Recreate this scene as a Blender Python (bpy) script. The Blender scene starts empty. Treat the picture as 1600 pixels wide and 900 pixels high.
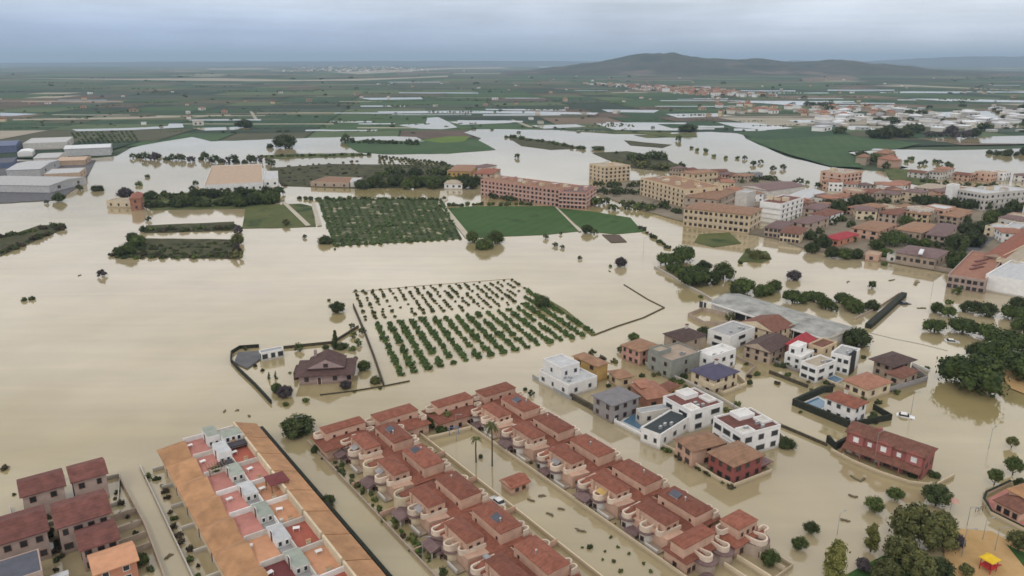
import bpy, math, random
from mathutils import Vector, Matrix
random.seed(7)
scene = bpy.context.scene
COL = scene.collection
R = math.radians

# ------------------------------------------------------------------ camera
CAM_H = 85.0; FPX = 1170.0; PITCH = math.atan(355.0 / FPX)
cam = bpy.data.cameras.new('camera'); cam_ob = bpy.data.objects.new('camera', cam); COL.objects.link(cam_ob)
cam.sensor_width = 36; cam.lens = FPX / 1600 * 36; cam.clip_end = 120000; cam.clip_start = 1
cam_ob.location = (0, 0, CAM_H); cam_ob.rotation_euler = (math.pi / 2 - PITCH, 0, 0)
scene.camera = cam_ob

# ------------------------------------------------------------------ world: overcast sky over a Nishita sky
SUN_EL, SUN_AZ = 48, 200          # azimuth clockwise from +Y (camera looks along +Y): sun behind the camera, a little left
w = bpy.data.worlds.new('World'); scene.world = w; w.use_nodes = True
nt = w.node_tree; nt.nodes.clear(); N = nt.nodes.new; L = nt.links.new
def nd(t, **k):
    n = N(t)
    for a, b in k.items(): setattr(n, a, b)
    return n
tc = nd('ShaderNodeTexCoord'); sep = nd('ShaderNodeSeparateXYZ'); L(tc.outputs['Generated'], sep.inputs[0])
sky = nd('ShaderNodeTexSky', sky_type='NISHITA', sun_disc=False, sun_elevation=R(SUN_EL), sun_rotation=R(SUN_AZ))
elev = nd('ShaderNodeValToRGB')
L(sep.outputs['Z'], elev.inputs[0])
cr = elev.color_ramp
cr.elements[0].position = 0.0; cr.elements[0].color = (.42, .53, .79, 1)
cr.elements[1].position = 1.0; cr.elements[1].color = (.80, .79, .78, 1)
for p_, c_ in ((.035, (.48, .59, .83, 1)), (.07, (.72, .80, .93, 1)), (.12, (.84, .87, .92, 1)), (.2, (1.26, 1.22, 1.20, 1)), (.32, (1.62, 1.54, 1.48, 1)), (.6, (.95, .93, .92, 1))):
    e = cr.elements.new(p_); e.color = c_
# paler, greyer cloud towards the right of the view
az = nd('ShaderNodeMapRange'); L(sep.outputs['X'], az.inputs[0]); az.inputs[1].default_value = -.35; az.inputs[2].default_value = .45
az.inputs[3].default_value = 0; az.inputs[4].default_value = 1
low = nd('ShaderNodeMapRange'); L(sep.outputs['Z'], low.inputs[0]); low.inputs[1].default_value = .0; low.inputs[2].default_value = .22
low.inputs[3].default_value = .75; low.inputs[4].default_value = .1
mm = nd('ShaderNodeMath', operation='MULTIPLY'); L(az.outputs[0], mm.inputs[0]); L(low.outputs[0], mm.inputs[1])
mixa = nd('ShaderNodeMix', data_type='RGBA'); L(mm.outputs[0], mixa.inputs[0]); L(elev.outputs[0], mixa.inputs[6]); mixa.inputs[7].default_value = (.86, .87, .90, 1)
# streaky cloud bands
mp = nd('ShaderNodeMapping'); L(tc.outputs['Generated'], mp.inputs[0]); mp.inputs['Scale'].default_value = (1.5, 1.5, 4.5)
nz = nd('ShaderNodeTexNoise'); L(mp.outputs[0], nz.inputs[0]); nz.inputs['Scale'].default_value = 2.2; nz.inputs['Detail'].default_value = 6; nz.inputs['Roughness'].default_value = .55
mr = nd('ShaderNodeMapRange'); L(nz.outputs[0], mr.inputs[0]); mr.inputs[1].default_value = .3; mr.inputs[2].default_value = .7; mr.inputs[3].default_value = .76; mr.inputs[4].default_value = 1.22
mpb = nd('ShaderNodeMapping'); L(tc.outputs['Generated'], mpb.inputs[0]); mpb.inputs['Scale'].default_value = (2.2, 2.2, 34); mpb.inputs['Location'].default_value = (3.1, 1.7, .4)
nzb = nd('ShaderNodeTexNoise'); L(mpb.outputs[0], nzb.inputs[0]); nzb.inputs['Scale'].default_value = 1.6; nzb.inputs['Detail'].default_value = 7; nzb.inputs['Roughness'].default_value = .6
mrb = nd('ShaderNodeMapRange'); L(nzb.outputs[0], mrb.inputs[0]); mrb.inputs[1].default_value = .32; mrb.inputs[2].default_value = .72; mrb.inputs[3].default_value = .90; mrb.inputs[4].default_value = 1.16
mb2 = nd('ShaderNodeMath', operation='MULTIPLY'); L(mr.outputs[0], mb2.inputs[0]); L(mrb.outputs[0], mb2.inputs[1])
mul = nd('ShaderNodeVectorMath', operation='SCALE'); L(mixa.outputs[2], mul.inputs[0]); L(mb2.outputs[0], mul.inputs['Scale'])
sc10 = nd('ShaderNodeVectorMath', operation='SCALE'); L(mul.outputs[0], sc10.inputs[0]); sc10.inputs['Scale'].default_value = 10.0
mixs = nd('ShaderNodeMix', data_type='RGBA'); mixs.inputs[0].default_value = .9; L(sky.outputs[0], mixs.inputs[6]); L(sc10.outputs[0], mixs.inputs[7])
bg = nd('ShaderNodeBackground'); bg.inputs['Strength'].default_value = .1; L(mixs.outputs[2], bg.inputs[0])
wo = nd('ShaderNodeOutputWorld'); L(bg.outputs[0], wo.inputs[0])

sun = bpy.data.lights.new('sun', 'SUN'); sun.energy = .85; sun.angle = R(14); sun.color = (1, .95, .88)
so = bpy.data.objects.new('sun', sun); COL.objects.link(so)
a_ = R(SUN_AZ); el = R(SUN_EL)
sd = Vector((math.sin(a_) * math.cos(el), math.cos(a_) * math.cos(el), math.sin(el)))
so.rotation_euler = sd.to_track_quat('Z', 'Y').to_euler()
scene.view_settings.view_transform = 'Standard'; scene.view_settings.look = 'None'
scene.view_settings.exposure = 0; scene.view_settings.gamma = 1
scene.cycles.volume_bounces = 0; scene.cycles.max_bounces = 5; scene.cycles.diffuse_bounces = 2; scene.cycles.glossy_bounces = 2
scene.cycles.filter_width = 1.6

# ------------------------------------------------------------------ pixel -> world (photo pixels, 1600 x 900)
SP, CP = math.sin(PITCH), math.cos(PITCH)
def G(x, y, z=0.0):
    dz = -FPX * SP + (450 - y) * CP; dy = FPX * CP + (450 - y) * SP
    t = (z - CAM_H) / dz
    return Vector(((x - 800) * t, dy * t, z))
def pxm(x, y):                      # metres per photo pixel at a ground pixel
    dz = -FPX * SP + (450 - y) * CP
    return CAM_H / -dz
TH = R(35.8); CT, ST = math.cos(TH), math.sin(TH)
def UV(u, v, z=0.0): return Vector((u * CT - v * ST, u * ST + v * CT, z))

# ------------------------------------------------------------------ materials
MATS = {}
def mat(name, col, rough=.85, var=.12, scale=.6, spec=.3, orand=.12, bump=0, bscale=4):
    if name in MATS: return MATS[name]
    m = bpy.data.materials.new(name); m.use_nodes = True; t = m.node_tree; b = t.nodes['Principled BSDF']
    b.inputs['Roughness'].default_value = rough; b.inputs['Specular IOR Level'].default_value = spec
    n = t.nodes.new; l = t.links.new
    tc = n('ShaderNodeTexCoord'); oi = n('ShaderNodeObjectInfo')
    ad = n('ShaderNodeVectorMath'); ad.operation = 'ADD'
    sc_ = n('ShaderNodeVectorMath'); sc_.operation = 'SCALE'; sc_.inputs[0].default_value = (71, 37, 19); l(oi.outputs['Random'], sc_.inputs['Scale'])
    l(tc.outputs['Object'], ad.inputs[0]); l(sc_.outputs[0], ad.inputs[1])
    nz = n('ShaderNodeTexNoise'); nz.inputs['Scale'].default_value = scale; nz.inputs['Detail'].default_value = 7; nz.inputs['Roughness'].default_value = .62
    l(ad.outputs[0], nz.inputs[0])
    mr = n('ShaderNodeMapRange'); mr.inputs[1].default_value = .28; mr.inputs[2].default_value = .72; mr.inputs[3].default_value = 1 - var * 1.6; mr.inputs[4].default_value = 1 + var
    l(nz.outputs[0], mr.inputs[0])
    m2 = n('ShaderNodeMapRange'); m2.inputs[3].default_value = 1 - orand; m2.inputs[4].default_value = 1 + orand * .6; l(oi.outputs['Random'], m2.inputs[0])
    mu = n('ShaderNodeMath'); mu.operation = 'MULTIPLY'; l(mr.outputs[0], mu.inputs[0]); l(m2.outputs[0], mu.inputs[1])
    vs = n('ShaderNodeVectorMath'); vs.operation = 'SCALE'; vs.inputs[0].default_value = col; l(mu.outputs[0], vs.inputs['Scale'])
    out = vs.outputs[0]
    if name.endswith('_wall') or name in ('peach', 'offwhite', 'salmon', 'curl_cream'):
        g = n('ShaderNodeNewGeometry'); sp = n('ShaderNodeSeparateXYZ'); l(g.outputs['Position'], sp.inputs[0])
        zz = n('ShaderNodeMath'); zz.operation = 'MULTIPLY_ADD'; l(nz.outputs[0], zz.inputs[0]); zz.inputs[1].default_value = -1.6; l(sp.outputs['Z'], zz.inputs[2])
        ml = n('ShaderNodeMapRange'); ml.inputs[1].default_value = -.55; ml.inputs[2].default_value = .15; ml.inputs[3].default_value = .55; ml.inputs[4].default_value = 0; l(zz.outputs[0], ml.inputs[0])
        mx = n('ShaderNodeMix'); mx.data_type = 'RGBA'; l(ml.outputs[0], mx.inputs[0]); l(out, mx.inputs[6]); mx.inputs[7].default_value = (.20, .155, .09, 1); out = mx.outputs[2]
    if name.startswith('tile_') and name != 'tile_orange':
        wv = n('ShaderNodeTexWave'); wv.bands_direction = 'Y'; wv.inputs['Scale'].default_value = .42; wv.inputs['Distortion'].default_value = .6; l(ad.outputs[0], wv.inputs[0])
        mw = n('ShaderNodeMapRange'); mw.inputs[3].default_value = .93; mw.inputs[4].default_value = 1.04; l(wv.outputs[1], mw.inputs[0]); v2 = n('ShaderNodeVectorMath'); v2.operation = 'SCALE'; l(out, v2.inputs[0]); l(mw.outputs[0], v2.inputs['Scale']); out = v2.outputs[0]
    l(out, b.inputs['Base Color'])
    if bump:
        nb = n('ShaderNodeTexNoise'); nb.inputs['Scale'].default_value = bscale; nb.inputs['Detail'].default_value = 3; l(ad.outputs[0], nb.inputs[0])
        bp = n('ShaderNodeBump'); bp.inputs['Strength'].default_value = bump; bp.inputs['Distance'].default_value = .2; l(nb.outputs[0], bp.inputs['Height']); l(bp.outputs[0], b.inputs['Normal'])
    MATS[name] = m; return m
def leafmat(name, dark, light):
    m = bpy.data.materials.new(name); m.use_nodes = True; t = m.node_tree; b = t.nodes['Principled BSDF']
    b.inputs['Roughness'].default_value = .75; b.inputs['Specular IOR Level'].default_value = .2
    n = t.nodes.new; l = t.links.new
    g = n('ShaderNodeNewGeometry'); oi = n('ShaderNodeObjectInfo')
    tc = n('ShaderNodeTexCoord'); nz = n('ShaderNodeTexNoise'); nz.inputs['Scale'].default_value = 2.2; nz.inputs['Detail'].default_value = 4; l(tc.outputs['Object'], nz.inputs[0])
    a = n('ShaderNodeMath'); a.operation = 'MULTIPLY_ADD'; l(g.outputs['Random Per Island'], a.inputs[0]); a.inputs[1].default_value = .55
    s_ = n('ShaderNodeMapRange'); l(nz.outputs[0], s_.inputs[0]); s_.inputs[1].default_value = .3; s_.inputs[2].default_value = .7; s_.inputs[3].default_value = -.1; s_.inputs[4].default_value = .5
    l(s_.outputs[0], a.inputs[2])
    mx = n('ShaderNodeMix'); mx.data_type = 'RGBA'; l(a.outputs[0], mx.inputs[0]); mx.inputs[6].default_value = (*dark, 1); mx.inputs[7].default_value = (*light, 1)
    m2 = n('ShaderNodeMapRange'); m2.inputs[3].default_value = .72; m2.inputs[4].default_value = 1.2; l(oi.outputs['Random'], m2.inputs[0])
    vs = n('ShaderNodeVectorMath'); vs.operation = 'SCALE'; l(mx.outputs[2], vs.inputs[0]); l(m2.outputs[0], vs.inputs['Scale'])
    l(vs.outputs[0], b.inputs['Base Color']); MATS[name] = m; return m

leafmat('leaf', (.020, .038, .010), (.125, .155, .042))
leafmat('leaf_dark', (.016, .027, .010), (.088, .108, .036))
leafmat('leaf_pine', (.018, .038, .011), (.115, .150, .038))
leafmat('leaf_olive', (.045, .052, .018), (.16, .16, .055))
leafmat('leaf_yellow', (.075, .085, .022), (.20, .19, .055))
leafmat('leaf_citrus', (.022, .048, .012), (.105, .155, .040))
leafmat('leaf_purple', (.045, .036, .040), (.11, .09, .09))
leafmat('leaf_brown', (.035, .028, .018), (.085, .07, .04))
mat('bark', (.09, .07, .05), var=.3, scale=3)
mat('peach', (.54, .355, .265)); mat('cream_wall', (.62, .52, .37)); mat('white_wall', (.76, .75, .73), var=.08); mat('curl_cream', (.66, .54, .43))
mat('offwhite', (.60, .57, .52)); mat('stucco_tan', (.40, .32, .25)); mat('mauve_wall', (.40, .31, .27)); mat('grey_wall', (.30, .285, .285)); mat('greygreen_wall', (.27, .28, .25))
mat('ochre_wall', (.46, .30, .11)); mat('yellow_wall', (.60, .48, .32)); mat('pink_wall', (.50, .29, .235)); mat('red_wall', (.27, .085, .075)); mat('maroon_wall', (.36, .13, .115))
mat('lilac_wall', (.36, .27, .265)); mat('salmon', (.55, .26, .17)); mat('stone_beige', (.47, .40, .30))
mat('tile_red', (.262, .098, .064), var=.22, scale=.9, bump=.3, bscale=7, orand=.26)
mat('tile_brown', (.19, .085, .060), var=.22, scale=.9, bump=.3, bscale=7)
mat('tile_maroon', (.175, .070, .058), var=.25, scale=.6, bump=.3, bscale=7)
mat('tile_dark', (.095, .062, .055), var=.22, scale=.9)
mat('tile_orange', (.445, .245, .125), var=.2, scale=.35, bump=.3, bscale=7, orand=.1)
mat('tile_terracotta', (.34, .165, .11), var=.18, scale=.8)
mat('tile_tan', (.30, .175, .11), var=.2); mat('tile_mauve', (.19, .125, .12), var=.2, scale=.8)
mat('tile_purple', (.100, .058, .052), var=.25, scale=.8)
mat('terr_pink', (.50, .22, .185), var=.12, scale=.5); mat('terr_red', (.40, .12, .085)); mat('terr_orange', (.56, .29, .17), var=.1)
mat('deck_grey', (.34, .34, .34)); mat('deck_green', (.33, .36, .31)); mat('deck_dark', (.045, .055, .06)); mat('deck_tan', (.40, .34, .26)); mat('deck_pale', (.50, .51, .52))
mat('roof_blue', (.095, .09, .145)); mat('roof_red', (.36, .05, .06)); mat('metal_white', (.70, .72, .74), rough=.5); mat('metal_grey', (.30, .31, .32), rough=.6); mat('metal_blue', (.13, .16, .25))
mat('school_roof', (.33, .33, .31), var=.3, scale=.25); mat('roof_grey', (.22, .21, .22)); mat('shed_tan', (.50, .37, .27)); mat('shed_grey', (.46, .46, .46)); mat('canopy_maroon', (.16, .045, .045)); mat('canopy_dark', (.06, .055, .065)); mat('slate', (.10, .105, .13))
mat('glass_dark', (.025, .028, .032), rough=.2, var=.05, spec=.6); mat('frame_white', (.7, .7, .7)); mat('frame_brown', (.13, .06, .04)); mat('door_brown', (.10, .05, .035))
mat('pool_water', (.10, .20, .30), rough=.08, spec=.6); mat('black_metal', (.03, .03, .03)); mat('tyre', (.02, .02, .02)); mat('yellow_plastic', (.75, .50, .03)); mat('red_plastic', (.45, .03, .03)); mat('blue_plastic', (.10, .22, .45))
mat('kerb', (.42, .40, .36)); mat('hedge_dark', (.028, .032, .022), var=.4, scale=2, bump=1, bscale=3); mat('hedge_brown', (.09, .075, .05), var=.4, scale=2, bump=1)
mat('car_white', (.72, .72, .72), rough=.3, spec=.6); mat('car_dark', (.03, .035, .045), rough=.3, spec=.6); mat('car_red', (.3, .02, .02), rough=.3); mat('car_blue', (.06, .10, .22), rough=.3)
mat('debris', (.17, .14, .09)); mat('wood', (.20, .13, .08))

def ground_mat(name, c1, c2, scale, c3=None, s2=None, rough=.95, bump=.0):
    m = bpy.data.materials.new(name); m.use_nodes = True; t = m.node_tree; b = t.nodes['Principled BSDF']
    b.inputs['Roughness'].default_value = rough; b.inputs['Specular IOR Level'].default_value = .1
    n = t.nodes.new; l = t.links.new
    g = n('ShaderNodeNewGeometry')
    nz = n('ShaderNodeTexNoise'); nz.inputs['Scale'].default_value = scale; nz.inputs['Detail'].default_value = 8; nz.inputs['Roughness'].default_value = .65; l(g.outputs['Position'], nz.inputs[0])
    mr = n('ShaderNodeMapRange'); mr.inputs[1].default_value = .35; mr.inputs[2].default_value = .65; l(nz.outputs[0], mr.inputs[0])
    mx = n('ShaderNodeMix'); mx.data_type = 'RGBA'; l(mr.outputs[0], mx.inputs[0]); mx.inputs[6].default_value = (*c1, 1); mx.inputs[7].default_value = (*c2, 1)
    out = mx.outputs[2]
    if c3:
        n2 = n('ShaderNodeTexNoise'); n2.inputs['Scale'].default_value = s2; n2.inputs['Detail'].default_value = 5; l(g.outputs['Position'], n2.inputs[0])
        r2 = n('ShaderNodeMapRange'); r2.inputs[1].default_value = .56; r2.inputs[2].default_value = .66; l(n2.outputs[0], r2.inputs[0])
        m2 = n('ShaderNodeMix'); m2.data_type = 'RGBA'; l(r2.outputs[0], m2.inputs[0]); l(out, m2.inputs[6]); m2.inputs[7].default_value = (*c3, 1); out = m2.outputs[2]
    l(out, b.inputs['Base Color']); MATS[name] = m; return m
ground_mat('soil_green', (.045, .075, .045), (.085, .105, .06), .004, (.16, .13, .09), .002)
FIELD_COLS = [('field_a', (.036, .072, .040), (.055, .095, .050)), ('field_b', (.050, .094, .044), (.072, .118, .054)), ('field_c', (.085, .120, .062), (.11, .145, .075)),
    ('field_d', (.075, .080, .050), (.105, .105, .065)), ('field_e', (.15, .115, .085), (.19, .15, .11)), ('field_f', (.028, .05, .036), (.05, .07, .045)),
    ('field_g', (.30, .27, .21), (.36, .33, .27)), ('field_h', (.055, .075, .06), (.08, .10, .07)), ('field_i', (.10, .075, .06), (.13, .10, .08))]
for n_, a, b_ in FIELD_COLS: ground_mat(n_, a, b_, .02)
ground_mat('field_bright', (.050, .098, .032), (.068, .120, .042), .03, (.045, .080, .030), .06)
def rows(name, sc, rz, amt):
    m = MATS[name]; t = m.node_tree; b = t.nodes['Principled BSDF']; src = b.inputs['Base Color'].links[0].from_socket; n = t.nodes.new; l = t.links.new
    g = n('ShaderNodeNewGeometry'); mp_ = n('ShaderNodeMapping'); mp_.inputs['Rotation'].default_value = (0, 0, rz); l(g.outputs['Position'], mp_.inputs[0]); wv = n('ShaderNodeTexWave'); wv.inputs['Scale'].default_value = sc; wv.inputs['Distortion'].default_value = 1.5; wv.inputs['Detail'].default_value = 2; wv.inputs['Detail Scale'].default_value = .3; l(mp_.outputs[0], wv.inputs[0])
    mr_ = n('ShaderNodeMapRange'); mr_.inputs[3].default_value = 1 - amt; mr_.inputs[4].default_value = 1 + amt * .6; l(wv.outputs[1], mr_.inputs[0]); vs = n('ShaderNodeVectorMath'); vs.operation = 'SCALE'; l(src, vs.inputs[0]); l(mr_.outputs[0], vs.inputs['Scale']); l(vs.outputs[0], b.inputs['Base Color'])
rows('field_bright', .045, .5, .06); rows('field_b', .03, .3, .06); rows('field_a', .03, -.2, .06)
ground_mat('field_lime', (.10, .16, .035), (.13, .19, .045), .03)
ground_mat('field_olive', (.075, .095, .035), (.12, .13, .05), .05, (.035, .06, .025), .06)
ground_mat('field_orchard', (.06, .075, .035), (.09, .10, .05), .06, (.34, .30, .22), .12)
ground_mat('lawn', (.03, .07, .018), (.05, .10, .03), .3)
ground_mat('playground_sand', (.42, .27, .12), (.50, .33, .16), .3)
ground_mat('scrub', (.04, .045, .025), (.10, .095, .05), .12)
ground_mat('yard', (.20, .17, .13), (.27, .23, .17), .1, (.13, .12, .09), .05)
ground_mat('asphalt', (.11, .11, .12), (.15, .15, .155), .3)
ground_mat('dirt_track', (.42, .38, .30), (.48, .44, .36), .1)
ground_mat('hill_rock', (.036, .048, .030), (.078, .072, .050), .005, (.15, .12, .09), .003)
ground_mat('hill_far', (.05, .06, .05), (.07, .075, .06), .001)

def water_mat():
    m = bpy.data.materials.new('muddy_water'); m.use_nodes = True; t = m.node_tree; b = t.nodes['Principled BSDF']
    n = t.nodes.new; l = t.links.new
    b.inputs['Roughness'].default_value = .07; b.inputs['IOR'].default_value = 1.8; b.inputs['Specular IOR Level'].default_value = .5
    g = n('ShaderNodeNewGeometry')
    def noise(s, d=5):
        x = n('ShaderNodeTexNoise'); x.inputs['Scale'].default_value = s; x.inputs['Detail'].default_value = d; l(g.outputs['Position'], x.inputs[0]); return x
    nz = noise(.009); mr = n('ShaderNodeMapRange'); mr.inputs[1].default_value = .35; mr.inputs[2].default_value = .65; l(nz.outputs[0], mr.inputs[0])
    mx = n('ShaderNodeMix'); mx.data_type = 'RGBA'; l(mr.outputs[0], mx.inputs[0]); mx.inputs[6].default_value = (.310, .252, .118, 1); mx.inputs[7].default_value = (.410, .342, .225, 1)
    n2 = noise(.06, 6); r2 = n('ShaderNodeMapRange'); r2.inputs[1].default_value = .35; r2.inputs[2].default_value = .68; r2.inputs[3].default_value = .94; r2.inputs[4].default_value = 1.05; l(n2.outputs[0], r2.inputs[0])
    vs = n('ShaderNodeVectorMath'); vs.operation = 'SCALE'; l(mx.outputs[2], vs.inputs[0]); 
    mq = n('ShaderNodeMapping'); mq.inputs['Rotation'].default_value = (0, 0, .9); mq.inputs['Scale'].default_value = (.012, .11, 1); l(g.outputs['Position'], mq.inputs[0]); ns = n('ShaderNodeTexNoise'); ns.inputs['Scale'].default_value = 1.0; ns.inputs['Detail'].default_value = 7; ns.inputs['Distortion'].default_value = .8; l(mq.outputs[0], ns.inputs[0])
    rs = n('ShaderNodeMapRange'); rs.inputs[1].default_value = .35; rs.inputs[2].default_value = .7; rs.inputs[3].default_value = .93; rs.inputs[4].default_value = 1.07; l(ns.outputs[0], rs.inputs[0]); mz = n('ShaderNodeMath'); mz.operation = 'MULTIPLY'; l(r2.outputs[0], mz.inputs[0]); l(rs.outputs[0], mz.inputs[1])
    l(mz.outputs[0], vs.inputs['Scale']); l(vs.outputs[0], b.inputs['Base Color'])
    nb = noise(.9, 4); n3 = noise(.015, 3); r3 = n('ShaderNodeMapRange'); r3.inputs[1].default_value = .45; r3.inputs[2].default_value = .65; r3.inputs[3].default_value = .015; r3.inputs[4].default_value = .07; l(n3.outputs[0], r3.inputs[0])
    bp = n('ShaderNodeBump'); bp.inputs['Distance'].default_value = .12; l(r3.outputs[0], bp.inputs['Strength']); l(nb.outputs[0], bp.inputs['Height']); l(bp.outputs[0], b.inputs['Normal'])
    MATS['muddy_water'] = m
water_mat()

# ------------------------------------------------------------------ mesh helpers
class MB:
    def __init__(s): s.v = []; s.f = []; s.m = []; s.mats = []
    def mi(s, m):
        if m not in s.mats: s.mats.append(m)
        return s.mats.index(m)
    def poly(s, pts, m):
        i = len(s.v); s.v += [tuple(p) for p in pts]; s.f.append(tuple(range(i, i + len(pts)))); s.m.append(s.mi(m))
    def box(s, x0, y0, z0, x1, y1, z1, m, top=None, rot=None, org=(0, 0)):
        P = [(x0, y0, z0), (x1, y0, z0), (x1, y1, z0), (x0, y1, z0), (x0, y0, z1), (x1, y0, z1), (x1, y1, z1), (x0, y1, z1)]
        if rot is not None:
            c, q = math.cos(rot), math.sin(rot); P = [(org[0] + (x - org[0]) * c - (y - org[1]) * q, org[1] + (x - org[0]) * q + (y - org[1]) * c, z) for x, y, z in P]
        i = len(s.v); s.v += P; k = s.mi(m); kt = s.mi(top) if top else k
        for f, mm_ in (((0, 3, 2, 1), k), ((4, 5, 6, 7), kt), ((0, 1, 5, 4), k), ((1, 2, 6, 5), k), ((2, 3, 7, 6), k), ((3, 0, 4, 7), k)):
            s.f.append(tuple(i + q for q in f)); s.m.append(mm_)
    def prism(s, pts, z0, z1, m, top=None):
        n = len(pts); i = len(s.v); s.v += [(p[0], p[1], z0) for p in pts] + [(p[0], p[1], z1) for p in pts]
        k = s.mi(m); kt = s.mi(top) if top else k
        s.f.append(tuple(i + n + j for j in range(n))); s.m.append(kt)
        s.f.append(tuple(i + n - 1 - j for j in range(n))); s.m.append(k)
        for j in range(n):
            q = (j + 1) % n; s.f.append((i + j, i + q, i + n + q, i + n + j)); s.m.append(k)
    def ribbon(s, path, wd, z0, z1, m, closed=False):          # a wall of thickness wd following a polyline
        n = len(path); Lp, Rp = [], []
        for j in range(n):
            a = Vector(path[(j - 1) % n] if (closed or j > 0) else path[j]).to_2d(); b = Vector(path[(j + 1) % n] if (closed or j < n - 1) else path[j]).to_2d()
            d = (b - a); d = d.normalized() if d.length > 1e-9 else Vector((1, 0)); nn = Vector((-d.y, d.x)) * wd / 2; c = Vector(path[j]).to_2d()
            Lp.append(c + nn); Rp.append(c - nn)
        i = len(s.v); k = s.mi(m)
        for j in range(n):
            s.v += [(Lp[j].x, Lp[j].y, z0), (Rp[j].x, Rp[j].y, z0), (Rp[j].x, Rp[j].y, z1), (Lp[j].x, Lp[j].y, z1)]
        for j in range(n if closed else n - 1):
            a = i + 4 * j; b = i + 4 * ((j + 1) % n)
            for q in range(4):
                r = (q + 1) % 4; s.f.append((a + q, a + r, b + r, b + q)); s.m.append(k)
        if not closed:
            s.f.append((i, i + 3, i + 2, i + 1)); s.m.append(k); e = i + 4 * (n - 1); s.f.append((e, e + 1, e + 2, e + 3)); s.m.append(k)
    def cyl(s, p0, p1, r0, r1, m, n=7):
        p0 = Vector(p0); p1 = Vector(p1); d = (p1 - p0).normalized(); a = d.orthogonal().normalized(); b = d.cross(a)
        i = len(s.v); k = s.mi(m)
        for p, r in ((p0, r0), (p1, r1)):
            for j in range(n):
                t = 2 * math.pi * j / n; s.v.append(tuple(p + (a * math.cos(t) + b * math.sin(t)) * r))
        for j in range(n):
            q = (j + 1) % n; s.f.append((i + j, i + q, i + n + q, i + n + j)); s.m.append(k)
        s.f.append(tuple(i + n + j for j in range(n))); s.m.append(k); s.f.append(tuple(i + n - 1 - j for j in range(n))); s.m.append(k)
    def hip(s, x0, y0, x1, y1, z, rise, m, oh=.4, axis=None, gable=False, th=.16, wall=None, inset=None):
        x0 -= oh; y0 -= oh; x1 += oh; y1 += oh; wx, wy = x1 - x0, y1 - y0
        if axis is None: axis = 'x' if wx > wy else 'y'
        ins = 0 if gable else (inset if inset is not None else min(wx, wy) / 2 * .98)
        if axis == 'x': r0, r1 = (x0 + ins, (y0 + y1) / 2, z + rise), (x1 - ins, (y0 + y1) / 2, z + rise)
        else: r0, r1 = ((x0 + x1) / 2, y0 + ins, z + rise), ((x0 + x1) / 2, y1 - ins, z + rise)
        s.box(x0, y0, z - th, x1, y1, z, m)
        c = [(x0, y0, z), (x1, y0, z), (x1, y1, z), (x0, y1, z)]
        g = wall if (gable and wall) else m
        if axis == 'x':
            s.poly([c[0], c[1], r1, r0], m); s.poly([c[2], c[3], r0, r1], m); s.poly([c[3], c[0], r0], g); s.poly([c[1], c[2], r1], g)
        else:
            s.poly([c[1], c[2], r1, r0], m); s.poly([c[3], c[0], r0, r1], m); s.poly([c[0], c[1], r0], g); s.poly([c[2], c[3], r1], g)
    def mesh(s, name):
        me = bpy.data.meshes.new(name); me.from_pydata(s.v, [], s.f); me.validate(clean_customdata=False) if False else None
        for m in s.mats: me.materials.append(MATS[m])
        me.polygons.foreach_set('material_index', s.m); me.update(); return me
    def build(s, name, parent=None): return link(name, s.mesh(name), parent)

def link(name, me, parent=None, loc=(0, 0, 0), rz=0, sc=None):
    o = bpy.data.objects.new(name, me); COL.objects.link(o); o.location = loc; o.rotation_euler = (0, 0, rz)
    if sc: o.scale = sc
    if parent: o.parent = parent
    return o
def tag(o, label, cat, group=None):
    o['label'] = label; o['category'] = cat
    if group: o['group'] = group
    return o
def thing(name, label, cat, loc=(0, 0, 0), rz=0, group=None):
    return tag(link(name, None, None, loc, rz), label, cat, group)
def struct(name, me_or_mb):
    o = me_or_mb.build(name) if isinstance(me_or_mb, MB) else link(name, me_or_mb); o['kind'] = 'structure'; return o
def flat(name, pts, z, m, px=True, kind='structure'):
    mb = MB(); P = [G(x, y, z) for x, y in pts] if px else pts
    mb.poly([(p[0], p[1], z) for p in P], m)
    o = mb.build(name)
    if kind: o['kind'] = kind
    return o
ORD = ['first', 'second', 'third', 'fourth', 'fifth', 'sixth', 'seventh', 'eighth', 'ninth', 'tenth', 'eleventh', 'twelfth', 'thirteenth', 'fourteenth', 'fifteenth', 'sixteenth', 'seventeenth', 'eighteenth', 'nineteenth', 'twentieth',
       'twenty-first', 'twenty-second', 'twenty-third', 'twenty-fourth', 'twenty-fifth', 'twenty-sixth', 'twenty-seventh', 'twenty-eighth', 'twenty-ninth', 'thirtieth', 'thirty-first', 'thirty-second', 'thirty-third', 'thirty-fourth', 'thirty-fifth', 'thirty-sixth']
def nth(i, n, side='left', oside='right'):
    if i == 0: return side + 'most'
    if i == n - 1: return oside + 'most'
    return '%s from the %s' % (ORD[i], side) if i < len(ORD) else '%dth from the %s' % (i + 1, side)

def nthe(i, n): return 'at the far end' if i == 0 else 'at the near end' if i == n - 1 else ORD[i] + ' from the far end' if i < len(ORD) else '%dth from the far end' % (i + 1)
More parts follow.
